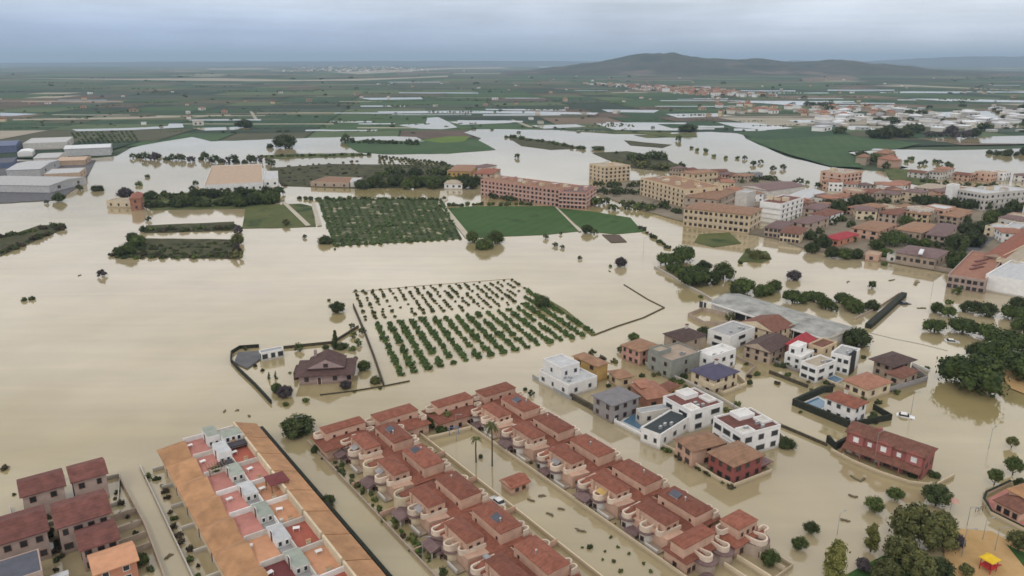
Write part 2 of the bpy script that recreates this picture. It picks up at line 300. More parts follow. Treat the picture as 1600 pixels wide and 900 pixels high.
# windows: shared meshes
WC = {}
def win_mesh(w_, h_, fr='frame_white', gl='glass_dark', t=.10):
    k = (round(w_, 1), round(h_, 1), fr, gl)
    if k not in WC:
        b = MB(); w2 = w_ / 2; f = .09
        b.box(-w2, -.10, 0, w2, .02, f, fr); b.box(-w2, -.10, h_ - f, w2, .02, h_, fr)
        b.box(-w2, -.09, f, -w2 + f, .02, h_ - f, fr); b.box(w2 - f, -.09, f, w2, .02, h_ - f, fr)
        b.box(-w2 + f, -.035, f, w2 - f, .02, h_ - f, gl)
        WC[k] = b.mesh('window')
    return WC[k]
def window(parent, face, s, z, w_, h_, W, D, fr='frame_white', gl='glass_dark', name='window', x0=0, y0=0):
    me = win_mesh(w_, h_, fr, gl)
    if face == 'R': loc, rz = (x0 + s, y0, z), 0                # face towards -y (right-hand visible face)
    elif face == 'L': loc, rz = (x0, y0 + s, z), -math.pi / 2     # face towards -x (left-hand visible face)
    elif face == 'B': loc, rz = (x0 + s, y0 + D, z), math.pi
    else: loc, rz = (x0 + W, y0 + s, z), math.pi / 2
    return link(name, me, parent, loc, rz)

def frame_from_px(Lp, Np, Rp, h, long=None):
    Lw, Nw, Rw = G(*Lp, h), G(*Np, h), G(*Rp, h)
    a = (Rw - Nw).to_2d(); b = (Lw - Nw).to_2d()
    if b.length > a.length: ang = math.atan2(b.y, b.x) - math.pi / 2
    else: ang = math.atan2(a.y, a.x)
    ex = Vector((math.cos(ang), math.sin(ang))); ey = Vector((-ex.y, ex.x))
    return Nw, ang, abs(a.dot(ex)), abs(b.dot(ey))

def house(name, label, cat, Lp, Np, Rp, h, roof='flat', wall='white_wall', rm='tile_red', floors=2, nR=2, nL=2, rise=None, axis=None, group=None,
          vols=(), fr=None, wsz=(1.1, 1.2), chimney=False, door=None, parapet=.5, oh=.45, gl='glass_dark', extra=None, pw=None, frame=None):
    fr = fr or ('metal_grey' if wall in ('white_wall', 'offwhite') else 'frame_brown')
    Nw, ang, W, D = frame if frame else frame_from_px(Lp, Np, Rp, h)
    W = max(W, 2.5); D = max(D, 2.5)
    t = thing(name, label, cat, (Nw.x, Nw.y, 0), ang, group)
    b = MB(); b.box(0, 0, -1, W, D, h, wall); b.build('wall', t)
    roof_part(t, 0, 0, W, D, h, roof, rm, wall, rise, axis, parapet, oh, pw)
    wins(t, 0, 0, W, D, 0, h, floors, nR, nL, wsz, fr, gl)
    if door:
        link('door', door_mesh(), t, (W * door, 0, .0), 0)
    for v in vols:                                            # upper storeys: fractions of the footprint
        fx0, fy0, fx1, fy1, z0, z1 = v[:6]; o = v[6] if len(v) > 6 else {}
        x0, y0, x1, y1 = fx0 * W, fy0 * D, fx1 * W, fy1 * D
        b = MB(); b.box(x0, y0, z0 - .1, x1, y1, z1, o.get('wall', wall)); us = b.build(o.get('name', 'upper_storey'), t)
        roof_part(t, x0, y0, x1 - x0, y1 - y0, z1, o.get('roof', 'flat'), o.get('rm', rm), o.get('wall', wall), o.get('rise'), o.get('axis'), parapet, o.get('oh', oh), o.get('pw'))
        wins(t, x0, y0, x1 - x0, y1 - y0, z0, z1, o.get('floors', 1), o.get('nR', 2), o.get('nL', 2), wsz, fr, gl)
    if chimney:
        b = MB(); cx, cy = W * .6, D * .55; b.box(cx, cy, h, cx + .7, cy + .7, h + (rise or 1) + 1.0, 'offwhite'); b.box(cx - .1, cy - .1, h + (rise or 1) + 1.0, cx + .8, cy + .8, h + (rise or 1) + 1.15, 'tile_brown'); b.build('chimney', t)
    if extra: extra(t, W, D, h)
    if name in ('apartment_block', 'hotel'):
        fh = h / floors
        for f in range(1, floors):
            b = MB(); b.box(-.35, .2, fh * f - .12, .0, D - .2, fh * f + .12, 'offwhite'); b.box(-.35, .2, fh * f + .12, -.25, D - .2, fh * f + .75, wall); b.build('balcony_band', t)
            b = MB(); b.box(.2, -.35, fh * f - .12, W - .2, .0, fh * f + .12, 'offwhite'); b.build('balcony_band', t)
        if roof == 'flat':
            for q in range(max(3, int(D / 7))):
                x, y = W * random.uniform(.2, .6), D * (q + .4) / max(3, int(D / 7)); b = MB(); b.box(x, y, h, x + random.uniform(2, 4), y + random.uniform(2, 3.5), h + random.uniform(1.2, 2.3), random.choice((wall, 'offwhite', 'cream_wall')), random.choice(('tile_terracotta', 'deck_tan', 'deck_pale'))); b.build('roof_hut', t)
    return t
_dm = {}
def door_mesh():
    if 'd' not in _dm:
        b = MB(); b.box(-.55, -.08, 0, .55, .02, 2.1, 'frame_white'); b.box(-.45, -.1, 0, .45, -.02, 2.0, 'door_brown'); _dm['d'] = b.mesh('door')
    return _dm['d']
def roof_part(t, x, y, W, D, h, roof, rm, wall, rise=None, axis=None, parapet=.5, oh=.45, pw=None):
    b = MB()
    if roof == 'flat':
        b.box(x + .2, y + .2, h, x + W - .2, y + D - .2, h + .06, rm); b.build('roof', t)
        p = MB(); c = pw or wall
        e = .03
        p.ribbon([(x + .12 - e, y + .12 - e), (x + W - .12 + e, y + .12 - e), (x + W - .12 + e, y + D - .12 + e), (x + .12 - e, y + D - .12 + e)], .3, h - .02, h + parapet, c, closed=True); p.build('parapet', t)
    elif roof == 'hip': b.hip(x, y, x + W, y + D, h, rise or min(W, D) * .2, rm, oh=oh, axis=axis); b.build('roof', t)
    elif roof == 'gable': b.hip(x, y, x + W, y + D, h, rise or min(W, D) * .25, rm, oh=oh, axis=axis, gable=True, wall=wall); b.build('roof', t)
    elif roof == 'barrel':
        n = 8
        for k in range(n):
            a0, a1 = math.pi * k / n, math.pi * (k + 1) / n; r = rise or 2
            ya, yb = y + D / 2 - math.cos(a0) * D / 2, y + D / 2 - math.cos(a1) * D / 2; za, zb = h + math.sin(a0) * r, h + math.sin(a1) * r
            b.poly([(x, ya, za), (x + W, ya, za), (x + W, yb, zb), (x, yb, zb)], rm); b.poly([(x, ya, h), (x, ya, za), (x, yb, zb), (x, yb, h)], wall); b.poly([(x + W, ya, h), (x + W, ya, za), (x + W, yb, zb), (x + W, yb, h)], wall)
        b.build('roof', t)
def wins(t, x, y, W, D, z0, z1, floors, nR, nL, sz, fr, gl):
    if floors == 0: return
    fh = (z1 - z0) / floors
    for f in range(floors):
        for n, face, ln in ((nR, 'R', W), (nL, 'L', D)):
            for k in range(n):
                s = ln * (k + .5) / n + random.uniform(-.1, .1) * ln / max(n, 1) * .5
                ww = min(sz[0] * random.choice((.8, 1, 1, 1.3)), ln / n * .75); hh = min(sz[1], fh * .6)
                window(t, face, s, z0 + fh * f + (fh - hh) * .55, ww, hh, W, D, fr, gl, x0=x, y0=y)

# ------------------------------------------------------------------ trees
import bmesh
def ico(sub):
    bm = bmesh.new(); bmesh.ops.create_icosphere(bm, subdivisions=sub, radius=1); v = [x.co.copy() for x in bm.verts]; f = [[q.index for q in x.verts] for x in bm.faces]; bm.free(); return v, f
ICO1, ICO2 = ico(1), ico(2)
def crown_mesh(seed, kind, m, nclump, nleaf, leaf, lo=False):
    rn = random.Random(seed); b = MB(); k = b.mi(m); cl = []
    for i in range(nclump):
        if kind == 'round':
            a = i * 2.4 + rn.uniform(-.4, .4); f = (i + .5) / nclump; z = .40 + .85 * f; rr = .70 * math.sqrt(max(0, 1 - (2 * f - .85) ** 2)) * rn.uniform(.75, 1.1); c = Vector((math.cos(a) * rr, math.sin(a) * rr, z)); r = rn.uniform(.26, .40)
        elif kind == 'umbrella':
            a = rn.uniform(0, 6.283); rr = math.sqrt(rn.random()) * .72 if i else 0; z = .75 - rr * rr * .35 + rn.uniform(-.05, .1); c = Vector((math.cos(a) * rr, math.sin(a) * rr, z)); r = rn.uniform(.24, .36)
        elif kind == 'tall':
            z = rn.uniform(.35, 2.2); a = rn.uniform(0, 6.283); rr = rn.uniform(.05, .55) * (1 - abs(z - 1.1) / 2.2); c = Vector((math.cos(a) * rr, math.sin(a) * rr, z)); r = rn.uniform(.25, .42)
        elif kind == 'cone':
            z = 3.0 * i / nclump + .2; rr = .25 * (1 - z / 3.4); a = rn.uniform(0, 6.283); c = Vector((math.cos(a) * rr, math.sin(a) * rr, z)); r = .62 * (1 - z / 3.6) + .06
        else:                                                  # bush
            a = rn.uniform(0, 6.283); rr = rn.uniform(.1, .6) if i else 0; z = rn.uniform(.15, .55); c = Vector((math.cos(a) * rr, math.sin(a) * rr, z)); r = rn.uniform(.30, .48)
        cl.append((c, r))
        vv, ff = ICO1 if lo else ICO2; i0 = len(b.v)
        for v in vv:
            d = 1 + rn.uniform(-.22, .16); cs = .86 if lo else .74; b.v.append((c.x + v.x * r * cs * d, c.y + v.y * r * cs * d, max(c.z + v.z * r * cs * .9 * d, 0.02)))
        for f in ff: b.f.append(tuple(i0 + q for q in f)); b.m.append(k)
    for i in range(nleaf):
        c, r = rn.choice(cl); d = Vector((rn.gauss(0, 1), rn.gauss(0, 1), rn.gauss(.25, 1))).normalized(); p = c + d * r * (rn.uniform(.82, 1.18) if lo else rn.uniform(.68, 1.25))
        if p.z < .02: continue
        n_ = (d + Vector((rn.uniform(-.7, .7), rn.uniform(-.7, .7), rn.uniform(-.7, .7)))).normalized(); a = n_.orthogonal().normalized(); e = n_.cross(a); ang = rn.uniform(0, 6.28)
        a, e = a * math.cos(ang) + e * math.sin(ang), e * math.cos(ang) - a * math.sin(ang); s_ = leaf * rn.uniform(.6, 1.4)
        b.poly([p - a * s_ - e * s_ * .6, p + a * s_ - e * s_ * .6, p + a * s_ * .7 + e * s_ * .8, p - a * s_ * .8 + e * s_ * .6], m)
    return b.mesh('crown')
CR = {}
def crown(kind, m, lo, var):
    k = (kind, m, lo, var)
    if k not in CR:
        s = hash((kind, m, lo)) % 1 + var * 17 + len(kind) * 3 + len(m)
        if lo: CR[k] = crown_mesh(s, kind, m, {'cone': 5}.get(kind, 8), 110, .11, True)
        else: CR[k] = crown_mesh(s, kind, m, {'cone': 10, 'umbrella': 24, 'tall': 18}.get(kind, 18), 2400, .050)
    return CR[k]
def trunk_mesh(var, lo):
    k = ('trunk', var, lo)
    if k not in CR:
        b = MB(); b.cyl((0, 0, -.2), (0.01, 0.01, .55), .09, .06, 'bark', 5 if lo else 7)
        if not lo:
            rn = random.Random(var)
            for i in range(5):
                a = i * 1.256 + rn.random(); b.cyl((0, 0, .42 + .03 * i), (math.cos(a) * .45, math.sin(a) * .45, .85), .04, .015, 'bark', 5)
        CR[k] = b.mesh('trunk')
    return CR[k]
KS = {'pine': ('umbrella', 'leaf_pine', 'stone pine'), 'round': ('round', 'leaf', 'round-crowned tree'), 'dark': ('round', 'leaf_dark', 'dark tree'), 'olive': ('round', 'leaf_olive', 'olive-green tree'),
      'yellow': ('tall', 'leaf_yellow', 'yellow-green tree'), 'tall': ('tall', 'leaf_olive', 'tall tree'), 'cone': ('cone', 'leaf_dark', 'conifer'), 'bush': ('bush', 'leaf', 'bush'), 'bushdark': ('bush', 'leaf_dark', 'dark bush'),
      'purple': ('round', 'leaf_purple', 'purple-grey tree'), 'brownbush': ('bush', 'leaf_brown', 'brown bush'), 'bushyellow': ('bush', 'leaf_olive', 'olive bush'), 'citrus': ('bush', 'leaf_citrus', 'citrus tree')}
def tree(px, py, rpx, kind='round', label=None, group=None, lift=None, lo=None, hs=1.0, name=None, parts=True):
    """px,py: where the trunk meets the water; rpx: half the crown's width in photo pixels"""
    p = G(px, py); m_ = pxm(px, py); shape, mt, word = KS[kind]; r = rpx * m_ * (1.22 if kind == 'pine' else 1.12)
    if lo is None: lo = rpx < 9
    var = random.randrange(3 if lo else 4); bushy = shape == 'bush'
    nm = name or {'cone': 'conifer_tree', 'pine': 'pine_tree', 'dark': 'evergreen_tree', 'bushdark': 'shrub', 'brownbush': 'brown_bush'}.get(kind, 'bush' if bushy else 'tree')
    cat = 'bush' if bushy else 'tree'
    rz = random.uniform(0, 6.28); lf = 0 if bushy else (.45 if lift == .5 else .12 if lift == .2 else -.14) * r
    sx, sy, sz = r * random.uniform(.94, 1.06), r * random.uniform(.94, 1.06), r * hs * random.uniform(.9, 1.1)
    if bushy or not parts or rpx < 5:
        o = link(nm, crown(shape, mt, lo, var), None, (p.x, p.y, lf - .05), rz, (sx, sy, sz)); tag(o, label or word, cat, group); return o
    t = thing(nm, label or word, cat, (p.x, p.y, 0), rz, group)
    link('crown', crown(shape, mt, lo, var), t, (0, 0, lf), 0, (sx, sy, sz))
    link('trunk', trunk_mesh(var, lo), t, (0, 0, -.1), 0, (r * .9, r * .9, r * .7))
    return t
def cluster(where, items, kind='round', **kw):
    """items: (px, py, r[, kind]) sorted by px; label counts them from the left"""
    items = sorted(items, key=lambda q: q[0]); n = len(items)
    for i, it in enumerate(items):
        k = it[3] if len(it) > 3 else kind
        pos = nth(i, n)
        tree(it[0], it[1], it[2], k, '%s, %s %s' % (KS[k][2], pos, where), **kw)

def fence(label, pts, h=1.2, wd=.25, m='offwhite', px=True, name='garden_wall', cat='wall', z0=-.5, top=None, closed=False, group=None):
    P = [G(x, y, 0) for x, y in pts] if px else [Vector(p) for p in pts]
    o0 = P[0]; b = MB(); b.ribbon([(p.x - o0.x, p.y - o0.y) for p in P], wd, z0, h, m, closed)
    if top: b.ribbon([(p.x - o0.x, p.y - o0.y) for p in P], wd + .12, h, h + .1, top, closed)
    o = b.build(name); o.location = (o0.x, o0.y, 0); return tag(o, label, cat, group)

# ================================================================== SETTING
def make_ground():
    b = MB(); S = 60000; b.poly([(-S, -S, -1.6), (S, -S, -1.6), (S, S, -1.6), (-S, S, -1.6)], 'soil_green'); struct('ground', b)
    rn = random.Random(11); b = MB(); ca, sa = math.cos(R(7)), math.sin(R(7))
    names = [f[0] for f in FIELD_COLS]; wts = [22, 22, 15, 12, 7, 14, 3, 12, 7]
    def rec(x0, y0, x1, y1):
        cy = (y0 + y1) / 2; cx = (x0 + x1) / 2; Y = cx * sa + cy * ca; X = cx * ca - cy * sa
        dist = max(Y, 500)
        if y1 * ca + max(x0 * sa, x1 * sa) < 820: return
        if abs(X) - (x1 - x0) > .85 * max(Y, 0) + 900: return
        tw = 70 + dist * .05; w_, h_ = x1 - x0, y1 - y0
        if w_ > tw * 2.2 or h_ > tw * 1.5 or (max(w_, h_) > tw and rn.random() < .6):
            f = rn.uniform(.35, .65)
            if w_ / tw > h_ / (tw * .8): xm = x0 + w_ * f; rec(x0, y0, xm, y1); rec(xm, y0, x1, y1)
            else: ym = y0 + h_ * f; rec(x0, y0, x1, ym); rec(x0, ym, x1, y1)
            return
        wt = list(wts)
        if dist > 4500: wt[6] += 5; wt[4] += 6; wt[2] += 6
        m = rn.choices(names, wt)[0]; g = min(2 + dist * .0008, 8); sk = rn.uniform(-.1, .1) * h_
        P = [(x0, y0), (x1 - g, y0 + sk * .2), (x1 - g, y1 - g), (x0, y1 - g - sk * .2)]
        z = -.30 + rn.uniform(-.02, .02)
        b.poly([(x * ca - y * sa, x * sa + y * ca, z) for x, y in P], m)
    rec(-26000, 600, 26000, 30000)
    struct('farmland', b)
make_ground()

def edge(pts, amp, seg=14, closed=True):                                   # roughen a pixel outline a little
    out = []
    n = len(pts)
    for i in range(n if closed else n - 1):
        a, b = pts[i], pts[(i + 1) % n]; d = math.hypot(b[0] - a[0], b[1] - a[1]); k = max(1, int(d / seg))
        for j in range(k):
            t = j / k; out.append((a[0] + (b[0] - a[0]) * t + (random.uniform(-amp, amp) if j else 0), a[1] + (b[1] - a[1]) * t + (random.uniform(-amp, amp) * .3 if j else 0)))
    return out
# the flood: one big sheet in front, pools beyond it
near = [(-900, 246), (60, 250), (150, 247), (182, 244), (205, 231), (240, 224), (300, 214), (330, 221), (385, 219), (440, 217), (500, 215), (535, 214), (600, 213), (650, 214), (665, 221), (700, 232), (735, 228), (752, 216), (725, 207), (740, 202), (800, 202),
        (860, 203), (935, 204), (985, 206), (1060, 207), (1110, 206), (1160, 209), (1165, 216), (1185, 226), (1230, 245), (1300, 262), (1380, 268), (1420, 262), (1360, 248), (1325, 238), (1390, 233), (1480, 235), (1600, 232), (2300, 228)]
FW = [G(x, y, 0) for x, y in edge(near, 1.2, closed=False)]
b = MB(); b.poly([(p.x, p.y, 0) for p in FW] + [(2500, 20, 0), (900, -300, 0), (-900, -300, 0), (-2500, 20, 0)], 'muddy_water'); struct('flood_water', b)
POOLS = [[(112, 202), (200, 200), (262, 197), (264, 193), (285, 193), (287, 199), (205, 203), (120, 205)], [(590, 174), (700, 173), (845, 174), (935, 176), (930, 179), (780, 177), (592, 177)],
    [(618, 195), (665, 193), (668, 184), (685, 183), (700, 190), (715, 199), (690, 202), (655, 201)], [(930, 193), (1020, 192), (1062, 204), (960, 203)], [(940, 171), (1030, 172), (1022, 176), (950, 175)],
    [(1120, 191), (1180, 192), (1240, 200), (1200, 203), (1150, 199)], [(1130, 157), (1250, 158), (1300, 162), (1240, 165), (1190, 161)], [(1420, 154), (1520, 155), (1600, 157), (1600, 160), (1480, 158)],
    [(560, 153), (660, 152), (660, 155), (580, 156)], [(840, 104), (890, 103), (890, 105), (845, 106)], [(1300, 196), (1380, 197), (1400, 202), (1330, 203)], [(1430, 216), (1600, 212), (1700, 225), (1540, 224), (1470, 222)],
    [(1440, 176), (1600, 172), (1700, 180), (1600, 186), (1500, 184)], [(0, 176), (60, 178), (20, 181), (0, 181)], [(700, 190), (790, 188), (800, 192), (720, 195)], [(1040, 178), (1120, 177), (1150, 181), (1060, 184)], [(1230, 188), (1300, 186), (1320, 190), (1250, 192)], [(830, 196), (900, 194), (915, 198), (850, 201)], [(1460, 196), (1560, 193), (1640, 198), (1520, 202)], [(300, 200), (380, 198), (395, 202), (320, 204)]]
for i, p in enumerate(POOLS): flat('flood_pool', edge(p, .3, 30), -.1, 'muddy_water')
# land showing above the flood (each one sheet, a hand's breadth proud of the water)
LAND = [('bright_green_field', 'field_bright', [(690, 326), (740, 322), (866, 322), (908, 361), (850, 367), (728, 372)]), ('bright_green_field', 'field_bright', [(872, 325), (930, 331), (985, 340), (1006, 362), (960, 366), (912, 361)]),
    ('orchard_ground', 'field_orchard', [(496, 312), (570, 307), (692, 312), (722, 373), (620, 379), (522, 384)]), ('olive_field', 'field_olive', [(384, 322), (470, 318), (487, 322), (494, 354), (440, 356), (378, 357)]), ('green_verge', 'field_olive', [(200, 306), (300, 300), (435, 294), (438, 316), (380, 326), (235, 328)]),
    ('green_field', 'field_b', [(535, 223), (570, 218), (655, 221), (700, 219), (745, 218), (775, 234), (700, 240), (600, 241), (560, 238)]), ('lime_strip', 'field_lime', [(655, 219), (700, 213), (735, 213), (725, 221), (690, 223)]),
    ('land_strip', 'field_olive', [(400, 243), (470, 240), (560, 239), (580, 243), (520, 246), (420, 248)]), ('land_spit', 'scrub', [(788, 212), (825, 216), (870, 222), (915, 232), (860, 234), (815, 228)]),
    ('grove_island', 'scrub', [(925, 239), (980, 236), (1040, 247), (1068, 262), (1040, 268), (985, 262), (950, 250)]), ('land_strip', 'scrub', [(975, 219), (1050, 226), (1035, 231), (985, 227)]), ('land_strip', 'field_olive', [(990, 211), (1080, 208), (1090, 214), (1010, 215)]), ('land_strip', 'field_olive', [(880, 204), (960, 205), (1050, 206), (1045, 210), (960, 209)]),
    ('flooded_orchard_floor', 'scrub', [(178, 400), (205, 372), (370, 374), (366, 404)]), ('flooded_orchard_floor', 'scrub', [(228, 352), (366, 346), (366, 360), (225, 364)]), ('raised_verge', 'scrub', [(0, 372), (60, 352), (98, 350), (100, 358), (50, 378), (0, 400)]),
    ('grass_island', 'field_olive', [(1085, 378), (1092, 366), (1140, 363), (1158, 380), (1115, 386)]), ('brown_mound', 'field_i', [(940, 366), (968, 367), (980, 378), (955, 379)]), ('reed_island', 'field_olive', [(1152, 408), (1165, 392), (1198, 392), (1206, 404), (1190, 410)]),
    ('town_ground', 'yard', [(1290, 345), (1330, 318), (1400, 300), (1500, 290), (1620, 300), (1620, 340), (1552, 395), (1490, 428), (1400, 412), (1262, 390), (1210, 372), (1150, 362)]), ('town_ground', 'yard', [(920, 296), (985, 282), (1130, 272), (1215, 280), (1260, 300), (1240, 345), (1080, 350), (990, 325)]),
    ('green_field', 'field_b', [(1165, 216), (1230, 208), (1330, 212), (1440, 224), (1400, 233), (1325, 236), (1340, 252), (1350, 262), (1300, 260), (1235, 242)]), ('green_field', 'field_a', [(1150, 207), (1300, 196), (1330, 210), (1190, 219)]), ('olive_field', 'field_olive', [(1380, 262), (1440, 266), (1480, 275), (1440, 290), (1390, 280)]),
    ('dirt_track', 'dirt_track', [(688, 298), (698, 298), (700, 312), (684, 322)]), ('factory_yard', 'asphalt', [(-200, 262), (60, 250), (150, 250), (132, 285), (90, 312), (-200, 330)]), ('scrub_belt', 'scrub', [(420, 262), (520, 256), (700, 258), (745, 280), (700, 292), (560, 294), (440, 290)]),
    ('playground_sand', 'playground_sand', [(1475, 850), (1500, 826), (1550, 830), (1640, 880), (1640, 960), (1480, 960)]), ('playground_sand', 'playground_sand', [(1560, 575), (1620, 572), (1660, 612), (1600, 615), (1578, 606)]), ('park_lawn', 'lawn', [(1310, 905), (1345, 885), (1380, 868), (1460, 870), (1485, 905), (1490, 980), (1280, 980)]), ('park_lawn', 'lawn', [(1572, 850), (1620, 872), (1660, 910), (1600, 885)])]
zc = .12
for nm, m, p in LAND:
    zc += .006; flat(nm, edge(p, .9), zc, m)
flat('dirt_track', [(690, 325), (697, 322), (735, 368), (728, 372)], zc + .05, 'dirt_track'); flat('dirt_track', [(866, 322), (871, 324), (909, 361), (905, 362)], zc + .056, 'dirt_track')
flat('dirt_track', [(440, 316), (447, 316), (486, 352), (478, 353)], zc + .06, 'dirt_track'); flat('dirt_track', [(487, 316), (492, 316), (503, 352), (496, 353)], zc + .066, 'dirt_track')
flat('town_road', [(1596, 318), (1612, 322), (1530, 392), (1500, 392)], zc + .07, 'asphalt')
# pale strips and tracks across the far plain
STR = [[(0, 122), (200, 123), (330, 122), (470, 125), (560, 123), (640, 121), (700, 118), (700, 120), (560, 126), (400, 127), (200, 125)], [(520, 113), (700, 106), (780, 105), (800, 107), (700, 108), (560, 116)], [(320, 107), (400, 106), (440, 108), (330, 109)], [(20, 186), (190, 183), (360, 179), (360, 181), (190, 186), (20, 188)], [(795, 186), (800, 186), (835, 199), (826, 199)],
       [(1250, 122), (1330, 119), (1345, 124), (1260, 128)], [(390, 174), (394, 173), (404, 188), (398, 188)], [(1370, 130), (1450, 134), (1600, 141), (1600, 142), (1450, 136)]]
for i, p in enumerate(STR): flat('pale_track' if i not in (1, 2, 5) else 'ploughed_field', p, -.16, 'field_g' if i != 5 else 'field_e')

def lerp(a, b, t): return a + (b - a) * t
HV = [(math.cos(a), math.sin(a), 0) for a in (0, 1.05, 2.1, 3.14, 4.19, 5.24)] + [(.6 * math.cos(a), .6 * math.sin(a), .8) for a in (.5, 1.55, 2.6, 3.64, 4.69, 5.74)] + [(0, 0, 1.05)]
HF = [(i, (i + 1) % 6, 6 + i) for i in range(6)] + [((i + 1) % 6, 6 + (i + 1) % 6, 6 + i) for i in range(6)] + [(6 + i, 6 + (i + 1) % 6, 12) for i in range(6)]
# more thin pools, pale strips, tracks and hedges on the far plain
def far_strips():
    rn = random.Random(21); bw, bt, bh = MB(), MB(), MB()
    def strip(b, px0, px1, py, th, m, z):
        n = 5; top, bot = [], []
        sl = rn.uniform(-.004, .006)
        for i in range(n + 1):
            x = lerp(px0, px1, i / n); top.append(G(x, py + sl * (x - px0) - th * rn.uniform(.3, .6), 0)); bot.append(G(x, py + sl * (x - px0) + th * rn.uniform(.3, .6), 0))
        b.poly([(p.x, p.y, z) for p in bot + top[::-1]], m)
    for i in range(46):
        py = 128 + 78 * rn.random(); x = rn.uniform(-50, 1650) if i % 2 else rn.uniform(500, 1650); l_ = rn.uniform(25, 150); th = (py - 95) / 100 * rn.uniform(1.2, 3.0) * (1.9 if x > 850 and i % 3 == 0 else 1)
        strip(bw, x, x + l_, py, th, 'muddy_water', -.12)
    for i in range(60):
        py = 104 + 100 * rn.random(); x = rn.uniform(-50, 1650); l_ = rn.uniform(40, 260); strip(bt, x, x + l_, py, (py - 92) / 100 * rn.uniform(.5, 1.6), rn.choice(['field_g', 'field_e', 'field_c', 'field_c', 'dirt_track']), -.18)
    for i in range(110):
        py = 114 + 92 * rn.random() ** .8; x = rn.uniform(-50, 1650); l_ = rn.uniform(15, 90); sl = rn.uniform(-.03, .03); m_ = pxm(x, py); n = int(l_ / rn.uniform(3.2, 5.5)) + 2; k = bh.mi('leaf_dark')
        for q in range(n):
            if rn.random() < .22: continue
            p = G(x + l_ * q / n + rn.uniform(-1, 1), py + sl * l_ * q / n + rn.uniform(-.3, .3)); rr = min(m_ * rn.uniform(1.0, 2.4), 11); i0 = len(bh.v)
            for v in HV: bh.v.append((p.x + v[0] * rr * rn.uniform(.8, 1.5), p.y + v[1] * rr, -.4 + v[2] * rr * .75 * rn.uniform(.7, 1.2)))
            for f in HF: bh.f.append(tuple(i0 + g for g in f)); bh.m.append(k)
    struct('flood_pools', bw); struct('tracks_and_strips', bt); o = bh.build('hedgerows'); o['kind'] = 'stuff'
far_strips()

# hills
def hill(name, m, prof, Y0, Y1, nx=120, ny=26, amp=12, seed=1):
    """prof: photo skyline (px, py); the crest stands at 45% of the way between distances Y0 and Y1"""
    from mathutils import noise
    b = MB(); Yc = Y0 + (Y1 - Y0) * .45; xs = [q[0] for q in prof]
    def hcrest(px):
        for (x0, y0), (x1, y1) in zip(prof, prof[1:]):
            if x0 <= px <= x1: py = y0 + (y1 - y0) * (px - x0) / (x1 - x0); break
        else: py = 97
        t = Yc / (FPX * CP + (450 - py) * SP); return max(CAM_H + t * (-FPX * SP + (450 - py) * CP), -2), None
    vid = {}
    X0, X1 = (xs[0] - 800) / 1222 * Yc, (xs[-1] - 800) / 1222 * Yc
    for i in range(nx + 1):
        X = X0 + (X1 - X0) * i / nx; hc = hcrest(800 + X / Yc * 1222)[0]
        for j in range(ny + 1):
            t = j / ny; Y = Y0 + (Y1 - Y0) * t; u = t / .45 if t < .45 else (1 - t) / .55
            s = u * u * (3 - 2 * u); n_ = noise.fractal(Vector((X / 700 + seed, Y / 700, 0)), 1, 2, 5)
            ridge = abs(noise.noise(Vector((X / 260, Y / 900, seed))))
            h = hc * s + (n_ * amp - ridge * amp * 1.2) * min(1, u * 2.2) * (1 - .8 * (u > .93)) * min(1, max(hc, 0) / 60)
            b.v.append((X, Y, max(h, -3) - 1.2))
    k = b.mi(m)
    for i in range(nx):
        for j in range(ny):
            a = i * (ny + 1) + j; b.f.append((a, a + ny + 1, a + ny + 2, a + 1)); b.m.append(k)
    o = struct(name, b)
    for p in o.data.polygons: p.use_smooth = True
hill('ridge_hill', 'hill_rock', [(780, 113.5), (830, 109), (880, 103.5), (930, 98), (955, 93), (985, 86), (1000, 84), (1040, 84), (1062, 87), (1100, 90), (1130, 91), (1165, 92), (1182, 90), (1196, 92), (1232, 97), (1275, 95), (1300, 96), (1330, 98), (1380, 101), (1420, 102), (1445, 107), (1480, 109), (1540, 111), (1620, 113.5)], 4400, 7600, 200, 40, 30)
hill('far_hills', 'hill_far', [(1120, 102.5), (1180, 97), (1250, 95), (1300, 94), (1340, 96), (1385, 98), (1410, 93), (1460, 90), (1500, 88), (1560, 88), (1575, 91), (1600, 87), (1700, 84), (1850, 90)], 11000, 19000, 80, 14, 20, 5)
hill('far_low_hills', 'hill_far', [(-350, 100), (-200, 97.6), (0, 98), (200, 97), (300, 95.5), (340, 96.3), (420, 96), (560, 95), (700, 94.5), (860, 95), (1000, 96), (1100, 100)], 14000, 24000, 90, 10, 10, 9)

# the air: haze makes the far plain fade to blue
def haze():
    m = bpy.data.materials.new('haze'); m.use_nodes = True; t = m.node_tree; t.nodes.clear()
    v = t.nodes.new('ShaderNodeVolumePrincipled'); v.inputs['Density'].default_value = .00008; v.inputs['Color'].default_value = (.58, .78, 1, 1); v.inputs['Anisotropy'].default_value = 0
    o = t.nodes.new('ShaderNodeOutputMaterial'); t.links.new(v.outputs[0], o.inputs['Volume']); MATS['haze'] = m
    b = MB(); b.box(-62000, -62000, -3, 62000, 62000, 420, 'haze'); ob = b.build('haze'); ob['kind'] = 'stuff'
haze()

